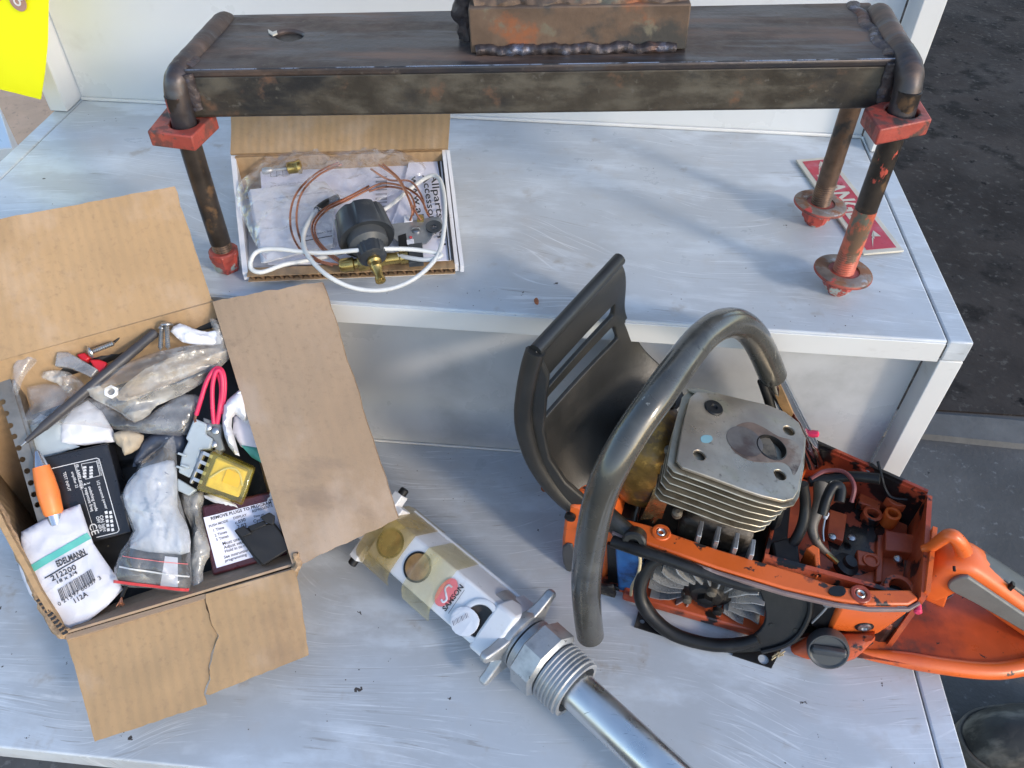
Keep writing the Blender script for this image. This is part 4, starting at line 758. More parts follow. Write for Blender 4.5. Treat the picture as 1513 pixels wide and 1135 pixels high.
cu('blue_rag', 'dark blue printed wrapper behind the zip bag', 'wrapper', [(196, 690), (206, 660), (225, 642), (270, 640), (276, 660), (262, 672), (240, 660), (212, 682)], -.006, .006, .004, 60, M('navy_wrapper', (.05, .06, .085), .5, 0, .3, 60, layers=[((.3, .32, .36), 90, .64, .68)]), 66, 16, .008)
# relay socket, relay, wires
rs = thing('relay_socket', 'light grey relay socket with screw terminals behind the yellow relay', 'socket', tuple(KF.at(290, 660)))
blockpx('body', Z1([(410, 840), (500, 880), (488, 950), (540, 985), (522, 1060), (455, 1060), (442, 1140), (380, 1260), (300, 1220), (325, 1090), (370, 1000), (350, 985)]), .010, .014, RELG, rs)
blockpx('terminal_row', Z1([(470, 835), (600, 880), (598, 975), (622, 1060), (560, 1085), (540, 985), (490, 950)]), .004, .010, M('grey_socket_dark', (.21, .235, .25), .5), rs)
blockpx('foot', Z4([(270, 290), (395, 365), (345, 405), (270, 370)]), .006, .008, RELG, rs)
blockpx('contact', Z4([(425, 110), (455, 125), (365, 330), (345, 320)]), .012, .006, ZINC, rs)
for q in ((310, 130), (330, 205), (300, 215)): blockpx('rib', Z4([(q[0]-35, q[1]-8), (q[0]+20, q[1]+10), (q[0]+14, q[1]+24), (q[0]-40, q[1]+6)]), .0125, .004, RELG, rs, .0005)
for u, v in ((308, 632), (319, 637), (316, 657)): lathe('terminal_screw', KF.at(u, v, .005), KF.z, [(0, .003), (.0026, .003), (.0034, .0018)], SCREW, rs, 12)
rl = thing('yellow_relay', 'clear yellow cased relay on its side', 'relay', tuple(KF.at(345, 710)))
YF_ = F3(KF.at(312, 666, .026), KF.at(376, 695, .022), KF.at(289, 724, .020)); YF_ = YF_ if YF_.z.z > 0 else Fr(YF_.o, YF_.x, -YF_.y)
yq = YF_.pxs([(312, 666), (376, 694), (358, 748), (289, 724)])
prism('case', yq, YF_, .021, RELY, rl, bevel=.002)
cy_ = Vector((sum(p[0] for p in yq)/4, sum(p[1] for p in yq)/4)); prism('core', [tuple(cy_+(Vector(p)-cy_)*.72) for p in yq], YF_, .012, RELC, rl, z0=-.005, bevel=.001)
prism('coil_label', [tuple(cy_+Vector((.004, .002))+(Vector(p)-cy_)*.34) for p in yq], YF_, .001, M('coil_yellow', (.85, .55, .02), .5), rl, z0=-.0036)
tube('contact_wire', [YF_.w(*(cy_+Vector((-.012+.026*t_, .010-.05*(t_-.55)**2)))[:2], -.0035) for t_ in (0, .25, .5, .75, 1)], .0008, PAPER, rl, 6)
for k_ in range(4): prism('pin', [tuple(Vector(yq[0]).lerp(Vector(yq[3]), .12+.22*k_)+Vector((-.006, 0))), tuple(Vector(yq[0]).lerp(Vector(yq[3]), .12+.22*k_)+Vector((.002, 0))), tuple(Vector(yq[0]).lerp(Vector(yq[3]), .2+.22*k_)+Vector((.002, 0))), tuple(Vector(yq[0]).lerp(Vector(yq[3]), .2+.22*k_)+Vector((-.006, 0)))], YF_, .001, SCREW, rl, z0=-.008)
pw = thing('pink_wires', 'looped pink red wires above the grey relay socket', 'wires', tuple(KF.at(320, 590)))
for L in ([(290, 613, .008), (297, 590, .014), (305, 565, .018), (315, 548, .02), (323, 544, .02), (330, 552, .02), (332, 575, .016), (328, 611, .008)], [(316, 626, .006), (314, 600, .012), (314, 570, .018), (319, 550, .022), (325, 548, .022), (329, 562, .02), (328, 590, .014), (321, 626, .006)], [(321, 626, .006), (325, 600, .012), (327, 572, .016), (321, 550, .018), (316, 556, .016)]):
    tube('wire', [KF.at(*p) for p in L], .0019, PINKW, pw, 10)
tube('bare_end', [KF.at(290, 612, .008), KF.at(288, 620, .009), KF.at(289, 624, .010)], .0012, COPP, pw, 7)
cu('crushed_card', 'crushed white carton by the right wall above yellow relay', 'paper', [(331, 600), (344, 584), (362, 575), (370, 604), (366, 627), (348, 612), (342, 630), (354, 674), (338, 660), (329, 630)], .006, .012, .005, 60, PAPER, 67, 20, .01)
cu('lilac_card', 'lilac white card tucked beneath the right flap', 'card', [(345, 612), (375, 612), (392, 668), (380, 672), (356, 660), (344, 640)], -.004, .002, .001, 40, PAPL, 68, 12, .008, sm=1)
cu('teal_scrap', 'small teal plastic scrap beside the yellow relay', 'scrap', [(356, 658), (384, 662), (396, 690), (372, 676)], -.002, .002, .001, 40, TEAL, 69, 8, .008, sm=1)
cu('torn_paper', 'torn white paper between the relay and the maroon box', 'paper', Z4([(440, 400), (560, 400), (690, 470), (820, 460), (880, 350), (910, 410), (860, 470), (700, 500), (500, 445)]), .000, .004, .003, 60, PAPER, 70, 18, .008)
# maroon timer box with label
mb = thing('timer_box', 'maroon plastic timer box with white instruction label', 'timer', tuple(KF.at(365, 795)))
TF = F3(KF.at(298, 745, .002), KF.at(412, 728, .002), KF.at(314, 850, .0)); TF = TF if TF.z.z > 0 else Fr(TF.o, TF.x, -TF.y)
prism('case', TF.pxs([(297, 748), (411, 724), (430, 818), (314, 851)]), TF, .022, MARO, mb, bevel=.002)
lbs = prism('label_sheet', TF.pxs(Z4([(440, 545), (900, 428), (975, 735), (525, 870)])), TF, .0004, PAPL, mb, z0=.0005)
for s_, a, b in (('REMOVE PLUGS TO PROGRAM', (490, 562), (880, 455)), ('PUSH MODE', (478, 610), (600, 572)), ('DISPLAY', (635, 557), (720, 534)), ('REPRESENTS', (757, 513), (887, 474)), ('1 Time', (507, 637), (574, 615)), ('2 Times', (515, 669), (592, 643)), ('3 Times', (524, 697), (603, 670)), ('c.030', (647, 590), (714, 566)), ('Time on', (764, 547), (830, 528)), ('2.02', (660, 618), (720, 600)), ('Cycles', (764, 580), (840, 556)), ('Most used', (566, 724), (690, 686)), ('Adjust setting', (574, 748), (730, 700)), ('Hold in to run', (581, 772), (735, 725)), ('See instructions', (575, 810), (745, 757)), ('programming', (582, 832), (720, 790))):
    A, B = Z4([a, b]); text('lettering', s_, TF, TF.px(*A), TF.px(*B), INK, lbs, zoff=.0008, bold=.025 if s_[0:3] in ('REM',) else .01)
bt_ = thing('black_terminal', 'black plastic terminal cover lying on the timer label', 'terminal', tuple(KF.at(390, 800)))
blockpx('cover', [(352, 786), (364, 780), (404, 772), (428, 804), (428, 812), (389, 836), (374, 820)], .016, .013, BLKP, bt_)
blockpx('post', [(347, 783), (360, 777), (372, 788), (358, 794)], .020, .010, BLKP, bt_, .0006)
blockpx('post', [(384, 764), (398, 757), (405, 762), (404, 776), (392, 772)], .022, .010, BLKP, bt_, .0006)
blockpx('bar', [(366, 778), (390, 769), (394, 776), (370, 786)], .018, .004, RUBB, bt_, .0006)
blockpx('slot_rib', [(346, 784), (350, 782), (382, 826), (388, 836), (380, 832)], .012, .012, BLKP, bt_, .0005)
fw = thing('frayed_wire', 'black wire with frayed copper end near the front wall', 'wire', tuple(KF.at(178, 885)))
tube('insulation', [KF.at(190, 862, .008), KF.at(184, 872, .010), KF.at(180, 882, .011)], .0015, RUBB, fw, 8)
for i in range(6): tube('strand', [KF.at(180, 882, .011), KF.at(178+i-2, 890, .011+.001*(i % 3)), KF.at(172+i*2.4, 896-(i % 2)*2, .010)], .0004, COPP, fw, 5, n=3)
# ------------------------------------------------------------------ barrel pump lying in front
pm = thing('barrel_pump', 'white square bodied barrel pump with amber tape and steel pipe', 'pump', (-.04, .32, ZL))
r1, r2, n1 = P(629, 805, z=-.148), P(742, 899, z=-.148), P(585, 855, z=-.168)
GF = F3(r1, r2, n1); GF = GF if GF.z.z > 0 else Fr(GF.o, GF.x, -GF.y); ysg = 1 if (n1-r1).dot(GF.y) > 0 else -1
yn = GF.px(585, 855)[1]; fe = P(655, 790, z=-.170)-GF.o; fy, fz = fe.dot(GF.y), fe.dot(GF.z)
xs = GF.px(578, 762)[0]; xe = GF.px(763, 918)[0]; xm = GF.px(738, 894)[0]
def extr(name, sec, x0, x1, mat, parent, bevel=.002):
    n = len(sec); V = [GF.w(x, y, z) for x in (x0, x1) for y, z in sec]
    return mesh(name, V, [tuple(range(n)), tuple(range(2*n-1, n-1, -1))]+[(i, (i+1) % n, n+(i+1) % n, n+i) for i in range(n)], mat, parent, bevel=bevel, segs=3)
bz_ = min(fz, -.02)-.008
sec = [(yn, 0), (0, 0), (fy, fz), (fy+(yn)*.12, bz_-.012), (yn*.85, -.030), (yn, -.012)]
g1, g2 = GF.px(577, 803), GF.px(617, 838)
extr('body', sec, xs, xm, PWHT, pm)
cs = Vector((sum(p[0] for p in sec)/6, sum(p[1] for p in sec)/6)); sec2 = [tuple(cs+(Vector(p)-cs)*1.10) for p in sec]
extr('flange', sec2, xm-.002, xe, PWHT, pm, .003)
tube('corner_bead', [GF.w(x, fy*.97, fz+.0012) for x in (xs, (xs+xm)/2, xm)], .0016, PWHT, pm, 8)
for g in (g1, g2):
    rr = .0118
    gr_ = lathe('gauge_rim', GF.w(g[0], g[1], -.001), GF.z, [(0, rr+.0016), (.0018, rr+.0016), (.0020, rr), (.0008, rr-.0004)], BLKP, pm, 36)
    lathe('gauge_window', GF.w(g[0], g[1], -.0008), GF.z, [(0, rr), (.0014, rr), (.0019, rr*.6), (.0021, .0005)], GLASS, gr_, 36)
sc_ = GF.px(709, 918); rr = .0135
lathe('socket_rim', GF.w(*sc_, -.001), GF.z, [(0, .0185), (.0022, .018), (.0030, .0165), (.0026, rr), (.0014, rr-.0005)], PWHT, pm, 36)
lathe('socket', GF.w(*sc_, -.0005), GF.z, [(0, rr-.0005), (.0021, rr-.0008), (.0012, rr*.7), (.001, .0005)], GRIME, pm, 30)
cpx = smooth_poly(GF.pxs([(668, 912), (676, 900), (690, 897), (702, 903), (710, 916), (706, 930), (696, 939), (682, 940), (670, 930)]), 2)
stk, _ = cushion('sticker', cpx, GF, .0003, .0004, 90, PAPER, pm, n=16, seed=71, edge=.004, z0=.0030)
quads('barcode', [line(GF, (674+i*2.1, 925-i*1.2), (672+i*2.1, 918-i*1.2), .0004 if i % 3 else .0008) for i in range(11)], GF, INKG, stk, .0046)
# logo and name
lc = GF.px(661, 877); lgd = prism('logo_disc', smooth_poly(GF.pxs([(643, 884), (650, 868), (663, 856), (673, 856), (677, 864), (676, 874), (668, 888), (655, 896), (646, 894)]), 3), GF, .0002, INKP, pm, z0=.0012)
A_, B_ = GF.px(656, 890), GF.px(668, 865)
tube('logo_stroke', [GF.w(*GF.px(u, v), .0015) for u, v in ((653, 886), (656, 890), (661, 886), (660, 878), (659, 870), (664, 865), (669, 868))], .0009, PWHT, lgd, 6, squash=(GF.z, .2))
text('lettering', 'SAMSON', GF, GF.px(659, 904), GF.px(686, 868), INK, pm, zoff=.0012, bold=.03)
quads('underline', [line(GF, (663, 907), (687, 872), .0004)], GF, INK, pm, .0012)
# tape: two wraps with loose ends
def tape(name, x0, x1, mat, yl, lift, seed):
    rn = random.Random(seed); V = []; path = [(fy+.001, fz-.012), (fy*1.0-.0006*ysg, fz+.0006), (-.0004*ysg, .0012), (yn*.5, .0032), (yn*.98, .0026), (yn+yl*.35, -.002+lift), (yn+yl*.7, -.007+lift), (yn+yl, -.014+lift)]
    N = 12; Fc = []
    for i in range(N+1):
        x = x0+(x1-x0)*i/N
        for j, (y, z) in enumerate(path):
            jit = .0009*noise.noise(Vector((x*160, j*.9, seed))); V.append(GF.w(x+.003*noise.noise(Vector((j*.8, seed, i*.2)))*(1 if j > 4 else .6), y, z+jit))
    m = len(path)
    for i in range(N):
        for j in range(m-1): Fc.append((i*m+j, i*m+j+1, (i+1)*m+j+1, (i+1)*m+j))
    return mesh(name, V, Fc, mat, pm)
tape('tape', GF.px(552, 790)[0]-.006, GF.px(596, 820)[0], AMBER, .012*ysg, .002, 3)
tape('tape', g2[0]-.001, GF.px(655, 868)[0]+.002, AMBER2, .012*ysg, .001, 5)
# far end bracket under the box flap
blk_ = extr('end_bracket', [(yn*1.35, -.006), (fy*1.6, -.006), (fy*1.6, -.018), (yn*1.35, -.018)], xs-.016, xs-.006, PWHT, pm, .001)
for y_ in (yn*1.36, fy*1.62): lathe('bracket_foot', GF.w(xs-.011, y_, -.012), GF.y*(1 if abs(y_-yn*1.36) < 1e-9 else 1), [(-.006, .003), (-.005, .0042), (.005, .0042), (.006, .003)], BLKP, pm, 12)
extr('neck', [(yn*.9, -.004), (fy*.8, -.008), (fy*.8, -.024), (yn*.9, -.024)], xs-.03, xs+.002, PWHT, pm, .001)
# bung adapter and pipe on the pump axis
pd = Vector((.768, -.640, .012)).normalized(); Q = P(850, 1018, z=-.176)
def ax(t): return Q+pd*t
upv = Vector((0, 0, 1))
lathe('spigot', ax(-.085), pd, [(-.01, .023), (.03, .023)], ZINC, pm, 32)
lathe('wing_ring', ax(-.066), pd, [(-.003, .021), (-.001, .025), (.005, .027), (.008, .026), (.010, .021)], ZINC, pm, 36)
for ang_ in (305, 62, 112):
    a_ = R(ang_); d1 = pd.orthogonal(); e1 = (upv-pd*upv.dot(pd)).normalized(); e2 = pd.cross(e1); dd = e1*math.cos(a_)+e2*math.sin(a_); tt = -e1*math.sin(a_)+e2*math.cos(a_)
    V = []; prof = [(.022, .012, .005), (.029, .008, .0045), (.038, .005, .004), (.045, .004, .004), (.048, .0022, .0026)]
    for (rr_, hw, ht) in prof: V += [ax(-.062)+dd*rr_+tt*(s1*hw)+pd*(s2*ht) for s1, s2 in ((-1, -1), (1, -1), (1, 1), (-1, 1))]
    Fc = [(0, 3, 2, 1)]+[(i*4+j, i*4+(j+1) % 4, i*4+4+(j+1) % 4, i*4+4+j) for i in range(4) for j in range(4)]+[(16, 17, 18, 19)]
    mesh('wing', V, Fc, ZINC, pm, bevel=.0016, segs=3)
lathe('collar', ax(-.053), pd, [(0, .024), (.008, .024)], ZINC, pm, 36)
lathe('hex_nut', ax(-.047), pd, [(0, .0268), (.002, .0300), (.020, .0300), (.023, .0268)], ZINC, pm, 8, ref=upv+pd.cross(upv)*.42)
nn = 26; lathe('thread', ax(-.023), pd, [(i*.0009, .0258-.0014*((i % 4) in (0, 1))) for i in range(nn)]+[(nn*.0009+.001, .0246), (nn*.0009+.001, .0208), (.004, .0210)], ZINC, pm, 44)
lathe('pipe', ax(-.030), pd, [(0, .0160), (.24, .0160)], PIPE, pm, 48)
# ------------------------------------------------------------------ stripped chainsaw
SO = Vector((.049, .408, ZL)); th_ = R(-12.5)
SA = Vector((math.cos(th_), math.sin(th_), 0)); SB = Vector((-math.sin(th_), math.cos(th_), 0)); SK = Vector((0, 0, 1))
saw = thing('chainsaw', 'stripped orange chainsaw with bare cylinder, flywheel and grey front handle', 'chainsaw', tuple(SO+SA*.12+SB*.04))
def SW(s, b, h): return SO+SA*s+SB*b+SK*h
def SHh(h): return Fr(SW(0, 0, h), SA, SB)
def SHb(b): return Fr(SW(0, b, 0), SA, SK)
def SQ(u, v, s=None, b=None, h=None):
    d = ray(u, v); n, c = (SA, s) if s is not None else (SB, b) if b is not None else (SK, h)
    t = (c-(CAM-SO).dot(n))/d.dot(n); return CAM+d*t
SF0 = SHh(0)
def lbox(name, s0, s1, b0, b1, h0, h1, mat, parent=saw, bevel=.002): return box(name, s0, s1, b0, b1, h0, h1, mat, parent, fr=SF0, bevel=bevel)
# crankcase
lbox('crankcase', -.030, .150, .010, .112, .004, .058, GRIME)
lbox('crankcase_front', -.036, .02, .006, .118, .004, .080, ORND, bevel=.006)
lbox('crankcase_core', .055, .118, .022, .090, .05, .085, CASTG, bevel=.006)
tank = lbox('tank', .148, .248, .000, .112, .006, .046, ORND, bevel=.008)
lbox('base_rail', .022, .165, -.022, .014, .003, .013, ORNM, bevel=.002)
rim = SHh(.09)
prism('near_rim', rim.pxs([(905, 761), (960, 776), (1005, 792), (1060, 811), (1180, 846), (1225, 862), (1262, 870), (1290, 871), (1345, 871), (1358, 884), (1343, 893), (1285, 893), (1235, 886), (1160, 869), (1060, 839), (960, 804), (905, 780)]), rim, .0045, ORNG, saw, bevel=.0016)
prism('rim_seam', [(p[0], p[1]-.0006) for p in rim.pxs([(905, 781), (960, 805), (1060, 840), (1160, 870), (1235, 887), (1285, 894), (1343, 894), (1359, 885), (1362, 890), (1345, 899), (1285, 899), (1235, 892), (1160, 875), (1060, 845), (960, 809), (905, 786)])], rim, .004, M('gasket_seam', (.20, .14, .13), .5, 0, .2, 60, layers=[((.40, .38, .36), 30, .6, .7)]), saw, z0=-.0015, bevel=.0008)
# rear box walls
def wallq(name, a, b, h0, h1, t, mat, amp=0):
    A, B = SW(*a, h0), SW(*b, h0); return sheet(name, A, B, SW(*b, h1), SW(*a, h1), mat, saw, t=t, nu=12, nv=4, amp=amp)
nr, fr_, fm_, ff_ = (.2467, .0), (.2556, .107), (.158, .136), (.142, .10)
wallq('rear_wall', nr, fr_, .010, .094, -.004, ORNM)
wallq('rear_lip', (.2490, .004), (.2572, .070), .088, .098, -.0035, ORNG)
wallq('far_wall', fr_, fm_, .03, .092, -.004, ORND)
wallq('far_lip', (.2556, .109), (.158, .1385), .086, .095, -.003, ORND)
wallq('far_wall', fm_, (.125, .128), .03, .092, -.004, ORND)
for s_ in (.150, .158): wallq('far_rib', (s_, .122), (s_-.006, .134), .05, .096, .0022, ORNG)
wallq('near_wall', (.128, .004), (.2467, .002), .040, .086, .004, ORND)
wallq('partition', (.132, .010), (.142, .118), .04, .074, .003, ORND)
prism('partition_fin', rim.pxs([(1190, 812), (1200, 806), (1210, 812), (1212, 850), (1206, 854), (1202, 822)], -.01), rim, .03, ORNG, saw, z0=-.008, bevel=.001)
fl = SHh(.050)
floor_ = prism('bay_floor', [(.142, .006), (.2455, .004), (.2535, .105), (.160, .130), (.145, .112)], fl, .004, ORNM, saw)
for q in ([(1225, 750), (1262, 735), (1285, 760), (1280, 800), (1300, 830), (1270, 850), (1235, 835), (1222, 790)], [(1300, 715), (1345, 740), (1348, 775), (1325, 745)], [(1290, 770), (1304, 776), (1310, 806), (1298, 800)]):
    prism('oil_film', smooth_poly(fl.pxs(q, .0004), 3), fl, .0002, M('oil_film', (.012, .009, .008), .2, 0, .4, 40, layers=[((.30, .05, .02), 40, .54, .60, .4)]), floor_ if 'floor_' in globals() else saw, z0=.0004)
def boss(u, v, z, r, ri, t, mat, name='boss', mi=GRIME):
    c = fl.px(u, v, z); bo_ = prism(name, circ(c, r, 24), fl, t, mat, saw, holes=[circ(c, ri, 18)], z0=z, bevel=.0006); prism('bolt_hole', circ(c, ri*.98, 16), fl, .002, mi, bo_, z0=z-t+.0015)
boss(1290, 758, .010, .0085, .0052, .010, ORNM); boss(1320, 758, .016, .0072, .0045, .016, ORNC); boss(1288, 827, .008, .0072, .0048, .008, ORNM)
boss(1330, 868, .024, .0125, .0085, .012, ORNM, mi=RUBB); boss(1328, 732, .020, .0120, .0082, .010, ORNM, mi=RUBB)
for q, z in (([(1272, 722), (1303, 735), (1300, 752), (1268, 742)], .010), ([(1308, 783), (1352, 790), (1350, 818), (1308, 812)], .012), ([(1266, 812), (1296, 818), (1296, 838), (1268, 834)], .006), ([(1226, 752), (1252, 760), (1246, 800), (1222, 790)], .008), ([(1296, 790), (1306, 790), (1304, 860), (1294, 860)], .005)):
    prism('bay_pad', fl.pxs(q, z), fl, z, ORNM, saw, z0=z, bevel=.001)
for u, v, z in ((1326, 827, .016), (1229, 794, .012), (1258, 796, .006)): lathe('bolt', fl.at(u, v, z), SK, [(0, .0036), (.002, .0034), (.003, .002)], SCREW, saw, 12)
for u, v, m_ in ((977, 786, ORNG), (1272, 877, ORND), (1284, 692, ORND)):
    c = rim.px(u, v, .001); sbo = prism('screw_boss', circ(c, .0082, 24), rim, .012, m_, saw, holes=[circ(c, .0042, 16)], z0=.0012, bevel=.001); lathe('screw', rim.w(c[0], c[1], -.0022), SK, [(0, .004), (.0028, .0038), (.0036, .003), (.002, .0018)], SCREW, sbo, 14)
# latch slot on the rim
prism('rim_slot', smooth_poly(rim.pxs([(1224, 872), (1232, 866), (1246, 867), (1250, 875), (1243, 881), (1228, 879)], .001), 2), rim, .001, GRIME, saw, z0=.0012)
# near rear cover panel, tank bulge, fuel cap
npf = F3(SQ(1250, 886, h=.086), SQ(1344, 894, h=.086), SQ(1224, 932, b=-.010)); npf = npf if npf.z.dot(fwd) < 0 else Fr(npf.o, npf.x, -npf.y)
spn = prism('side_panel', npf.pxs([(1248, 886), (1300, 891), (1344, 895), (1340, 908), (1320, 923), (1296, 939), (1260, 936), (1223, 932), (1236, 908)]), npf, .010, ORNC, saw, bevel=.003)
c = npf.px(1277, 926); prism('panel_screw_recess', circ(c, .0075, 22), npf, .001, BLKP, spn, z0=.0006); lathe('panel_screw', npf.w(*c, .0004), npf.z, [(0, .0056), (.0014, .0054), (.0016, .0030), (.0004, .0026)], SCREW, spn, 20)
prism('paint_chip', npf.pxs([(1323, 893), (1340, 896), (1336, 902), (1330, 900)]), npf, .0002, ZINC, spn, z0=.0004)
bulge = smooth_poly([(1210, 934), (1245, 938), (1293, 940), (1284, 954), (1262, 974), (1235, 979), (1197, 976), (1154, 967), (1175, 952)], 2)
bf = F3(SQ(1224, 934, b=-.010), SQ(1293, 940, b=-.010), SQ(1230, 978, b=-.024)); bf = bf if bf.z.dot(fwd) < 0 else Fr(bf.o, bf.x, -bf.y)
cushion('tank_bulge', bf.pxs(bulge), bf, .006, .0006, 40, ORNM, saw, n=22, seed=81, edge=.014, ridge=False)
prism('tank_side', bf.pxs([(1160, 950), (1215, 936), (1292, 940), (1290, 952), (1262, 972), (1200, 974), (1158, 966)]), bf, .02, ORND, saw, z0=-.0012)
fc = SQ(1224, 963, b=-.028); fax = (-SB*.85+SK*.45+SA*.02)
fcp = lathe('fuel_cap', fc, fax, [(-.010, .0165), (-.002, .0170), (.001, .0160), (.001, .0150), (-.0005, .0135)], GREYD, saw, 36)
capf = Fr(fc+fax.normalized()*.0005, SA, SK)
V = []; 
prism('cap_tab', [(-.0135, -.0045), (.0135, -.0035), (.0135, .0035), (-.0135, .0045)], Fr(fc+fax.normalized()*.004, SA+SK*.25, SK), .006, M('cap_grey', (.055, .058, .060), .42, 0, .15, 40), fcp, bevel=.0018)
tube('straw', [SQ(1140, 975, h=.002), SQ(1150, 968, h=.006), SQ(1160, 962, h=.01)], .0006, STRAW, saw, 5)
for i in range(9): tube('straw', [SQ(1141+i*1.5, 971-(i % 3)*2, h=.004), SQ(1150+(i % 4)*2.5, 964+(i % 5)*1.5, h=.011)], .0005, STRAW, saw, 5, n=1)
# rear handle and hand shield
shp = SHh(.016)
so_ = smooth_poly(shp.pxs([(1262, 968), (1300, 975), (1380, 987), (1450, 995), (1500, 994), (1560, 982), (1610, 955), (1620, 920), (1560, 895), (1513, 885), (1440, 862), (1380, 845), (1345, 860), (1325, 900), (1290, 945)]), 3)
cushion('hand_shield', so_, shp, -.002, .0012, 14, ORNS, saw, n=30, seed=83, edge=.03, ridge=False)
lowL = [SQ(u, v, h=.012) for u, v in ((1262, 962), (1290, 968), (1330, 974), (1390, 984), (1450, 991), (1495, 989), (1550, 974), (1605, 945))]
tube('shield_rim', lowL, .0068, ORNG, saw, 14, rad=lambda t: .55+.5*min(1, t*3))
hs = [SQ(1366, 856, b=.052), SQ(1388, 846, b=.052), SQ(1410, 830, b=.053), SQ(1440, 846, b=.054), SQ(1480, 876, b=.055), SQ(1540, 918, b=.056), SQ(1610, 962, b=.05)]
def rsec(name, L, hw, hh, mat, ex=3.5, n=5):
    C = spline(L, n); V = []; Fc = []; S = 24; m = len(C)
    for i, c_ in enumerate(C):
        t = (C[min(i+1, m-1)]-C[max(i-1, 0)]).normalized(); sx = (SB-t*SB.dot(t)).normalized(); sy = t.cross(sx)
        for k_ in range(S):
            a_ = 2*math.pi*k_/S; ca, sa_ = math.cos(a_), math.sin(a_); V.append(c_+sx*hw*math.copysign(abs(ca)**(2/ex), ca)+sy*hh*math.copysign(abs(sa_)**(2/ex), sa_))
    for i in range(m-1):
        for k_ in range(S): Fc.append((i*S+k_, i*S+(k_+1) % S, (i+1)*S+(k_+1) % S, (i+1)*S+k_))
    Fc += [tuple(reversed(range(S))), tuple((m-1)*S+k_ for k_ in range(S))]
    return mesh(name, V, Fc, mat, saw, ang=50)
rsec('rear_handle', hs, .0165, .0165, ORNC)
inb = SHb(.0345)
prism('grip_insert', smooth_poly(inb.pxs([(1401, 862), (1412, 854), (1428, 852), (1442, 860), (1513, 908), (1560, 938), (1560, 962), (1513, 932), (1440, 890), (1405, 872)]), 3), inb, .004, GREYP, saw, z0=.0012, bevel=.0012)
tb = SQ(1470, 845, b=.064)
rsec('throttle_lock', [SQ(1446, 832, b=.056), SQ(1475, 850, b=.057), SQ(1513, 874, b=.058), SQ(1580, 915, b=.058)], .0105, .0075, GREYD, 4)
prism('trigger_slot', SHb(.0455).pxs([(1488, 868), (1496, 861), (1500, 864), (1492, 872)]), SHb(.0455), .004, GRIME, saw, z0=.002)
tube('handle_eye', [SQ(u, v, b=.048) for u, v in ((1364, 812), (1376, 808), (1390, 798), (1404, 791), (1416, 800), (1424, 815))], .0062, ORNC, saw, 12, rad=lambda t: .6+.5*t)
prism('handle_cavity', SHb(.056).pxs([(1364, 808), (1385, 802), (1392, 830), (1364, 842)]), SHb(.056), .004, GRIME, saw)
0 and lathe('handle_hole', SQ(1381, 818, b=.040), -SB, [(-.004, .008), (.004, .0085)], GRIME, saw, 20)
prism('handle_web', SHb(.040).pxs([(1366, 835), (1392, 850), (1402, 880), (1395, 900), (1366, 888)]), SHb(.040), .02, ORNC, saw, bevel=.002)
lathe('handle_pin', inb.at(1410, 842, .002), -SB, [(-.003, .0012), (.001, .0012)], GRIME, saw, 10)
prism('warning_decal', shp.pxs([(1372, 872), (1388, 871), (1409, 879), (1392, 891), (1382, 880)], .002), shp, .0004, M('decal_silver', (.36, .36, .34), .35, .4), saw, z0=.0022)
prism('decal_mark', shp.pxs([(1383, 879), (1408, 879), (1392, 889)], .0024), shp, .0003, INK, saw, z0=.0028)
lathe('red_plug', SQ(1356, 898, b=-.004), -SB, [(-.002, .003), (.004, .0032), (.005, .002)], PINKW, saw, 10)
# flywheel
fwc = SQ(1044, 877, b=-.010); FWR = .051
fwd_ = lathe('flywheel_disc', fwc+SB*.012, -SB, [(0, FWR*.98), (.003, FWR*.98), (.004, FWR*.5), (.010, FWR*.42), (.012, FWR*.30), (.016, FWR*.26), (.017, FWR*.1)], M('flywheel_alloy', (.045, .040, .036), .5, .4, .25, 40, layers=[((.012, .010, .010), 26, .50, .62, .6), ((.15, .13, .11), 30, .60, .66)]), saw, 48)
FWF = Fr(fwc, SA, SK)
for i in range(20):
    a_ = 2*math.pi*i/20; V = []
    for (r_, da) in ((.42, 0), (.62, .10), (.80, .12), (.97, .06)):
        for ww in (-.0007, .0007):
            x, y = FWR*r_*math.cos(a_+da)-ww*math.sin(a_), FWR*r_*math.sin(a_+da)+ww*math.cos(a_); V += [FWF.w(x, y, -.012), FWF.w(x, y, .006+(r_ > .5)*.002)]
    Fc = []
    for j in range(3): b_ = j*4; Fc += [(b_, b_+4, b_+5, b_+1), (b_+2, b_+3, b_+7, b_+6), (b_+1, b_+5, b_+7, b_+3)]
    Fc += [(0, 1, 3, 2), (12, 14, 15, 13)]
    mesh('flywheel_fin', V, Fc, (M_FIN if i else None) or (M_FIN := M('flywheel_fin_metal', (.50, .50, .49), .28, .6, .15, 40, layers=[((.16, .13, .10), 30, .60, .72, .6)])), fwd_)
for i in range(3):
    a_ = R(200+i*120); lathe('pawl_bolt', FWF.w(.016*math.cos(a_), .016*math.sin(a_), .006), FWF.z, [(0, .0042), (.004, .004), (.005, .002)], CASTG, fwd_, 10)
lathe('flywheel_nut', FWF.w(0, 0, .004), FWF.z, [(0, .0075), (.006, .0075), (.007, .004)], GRIME, fwd_, 6)
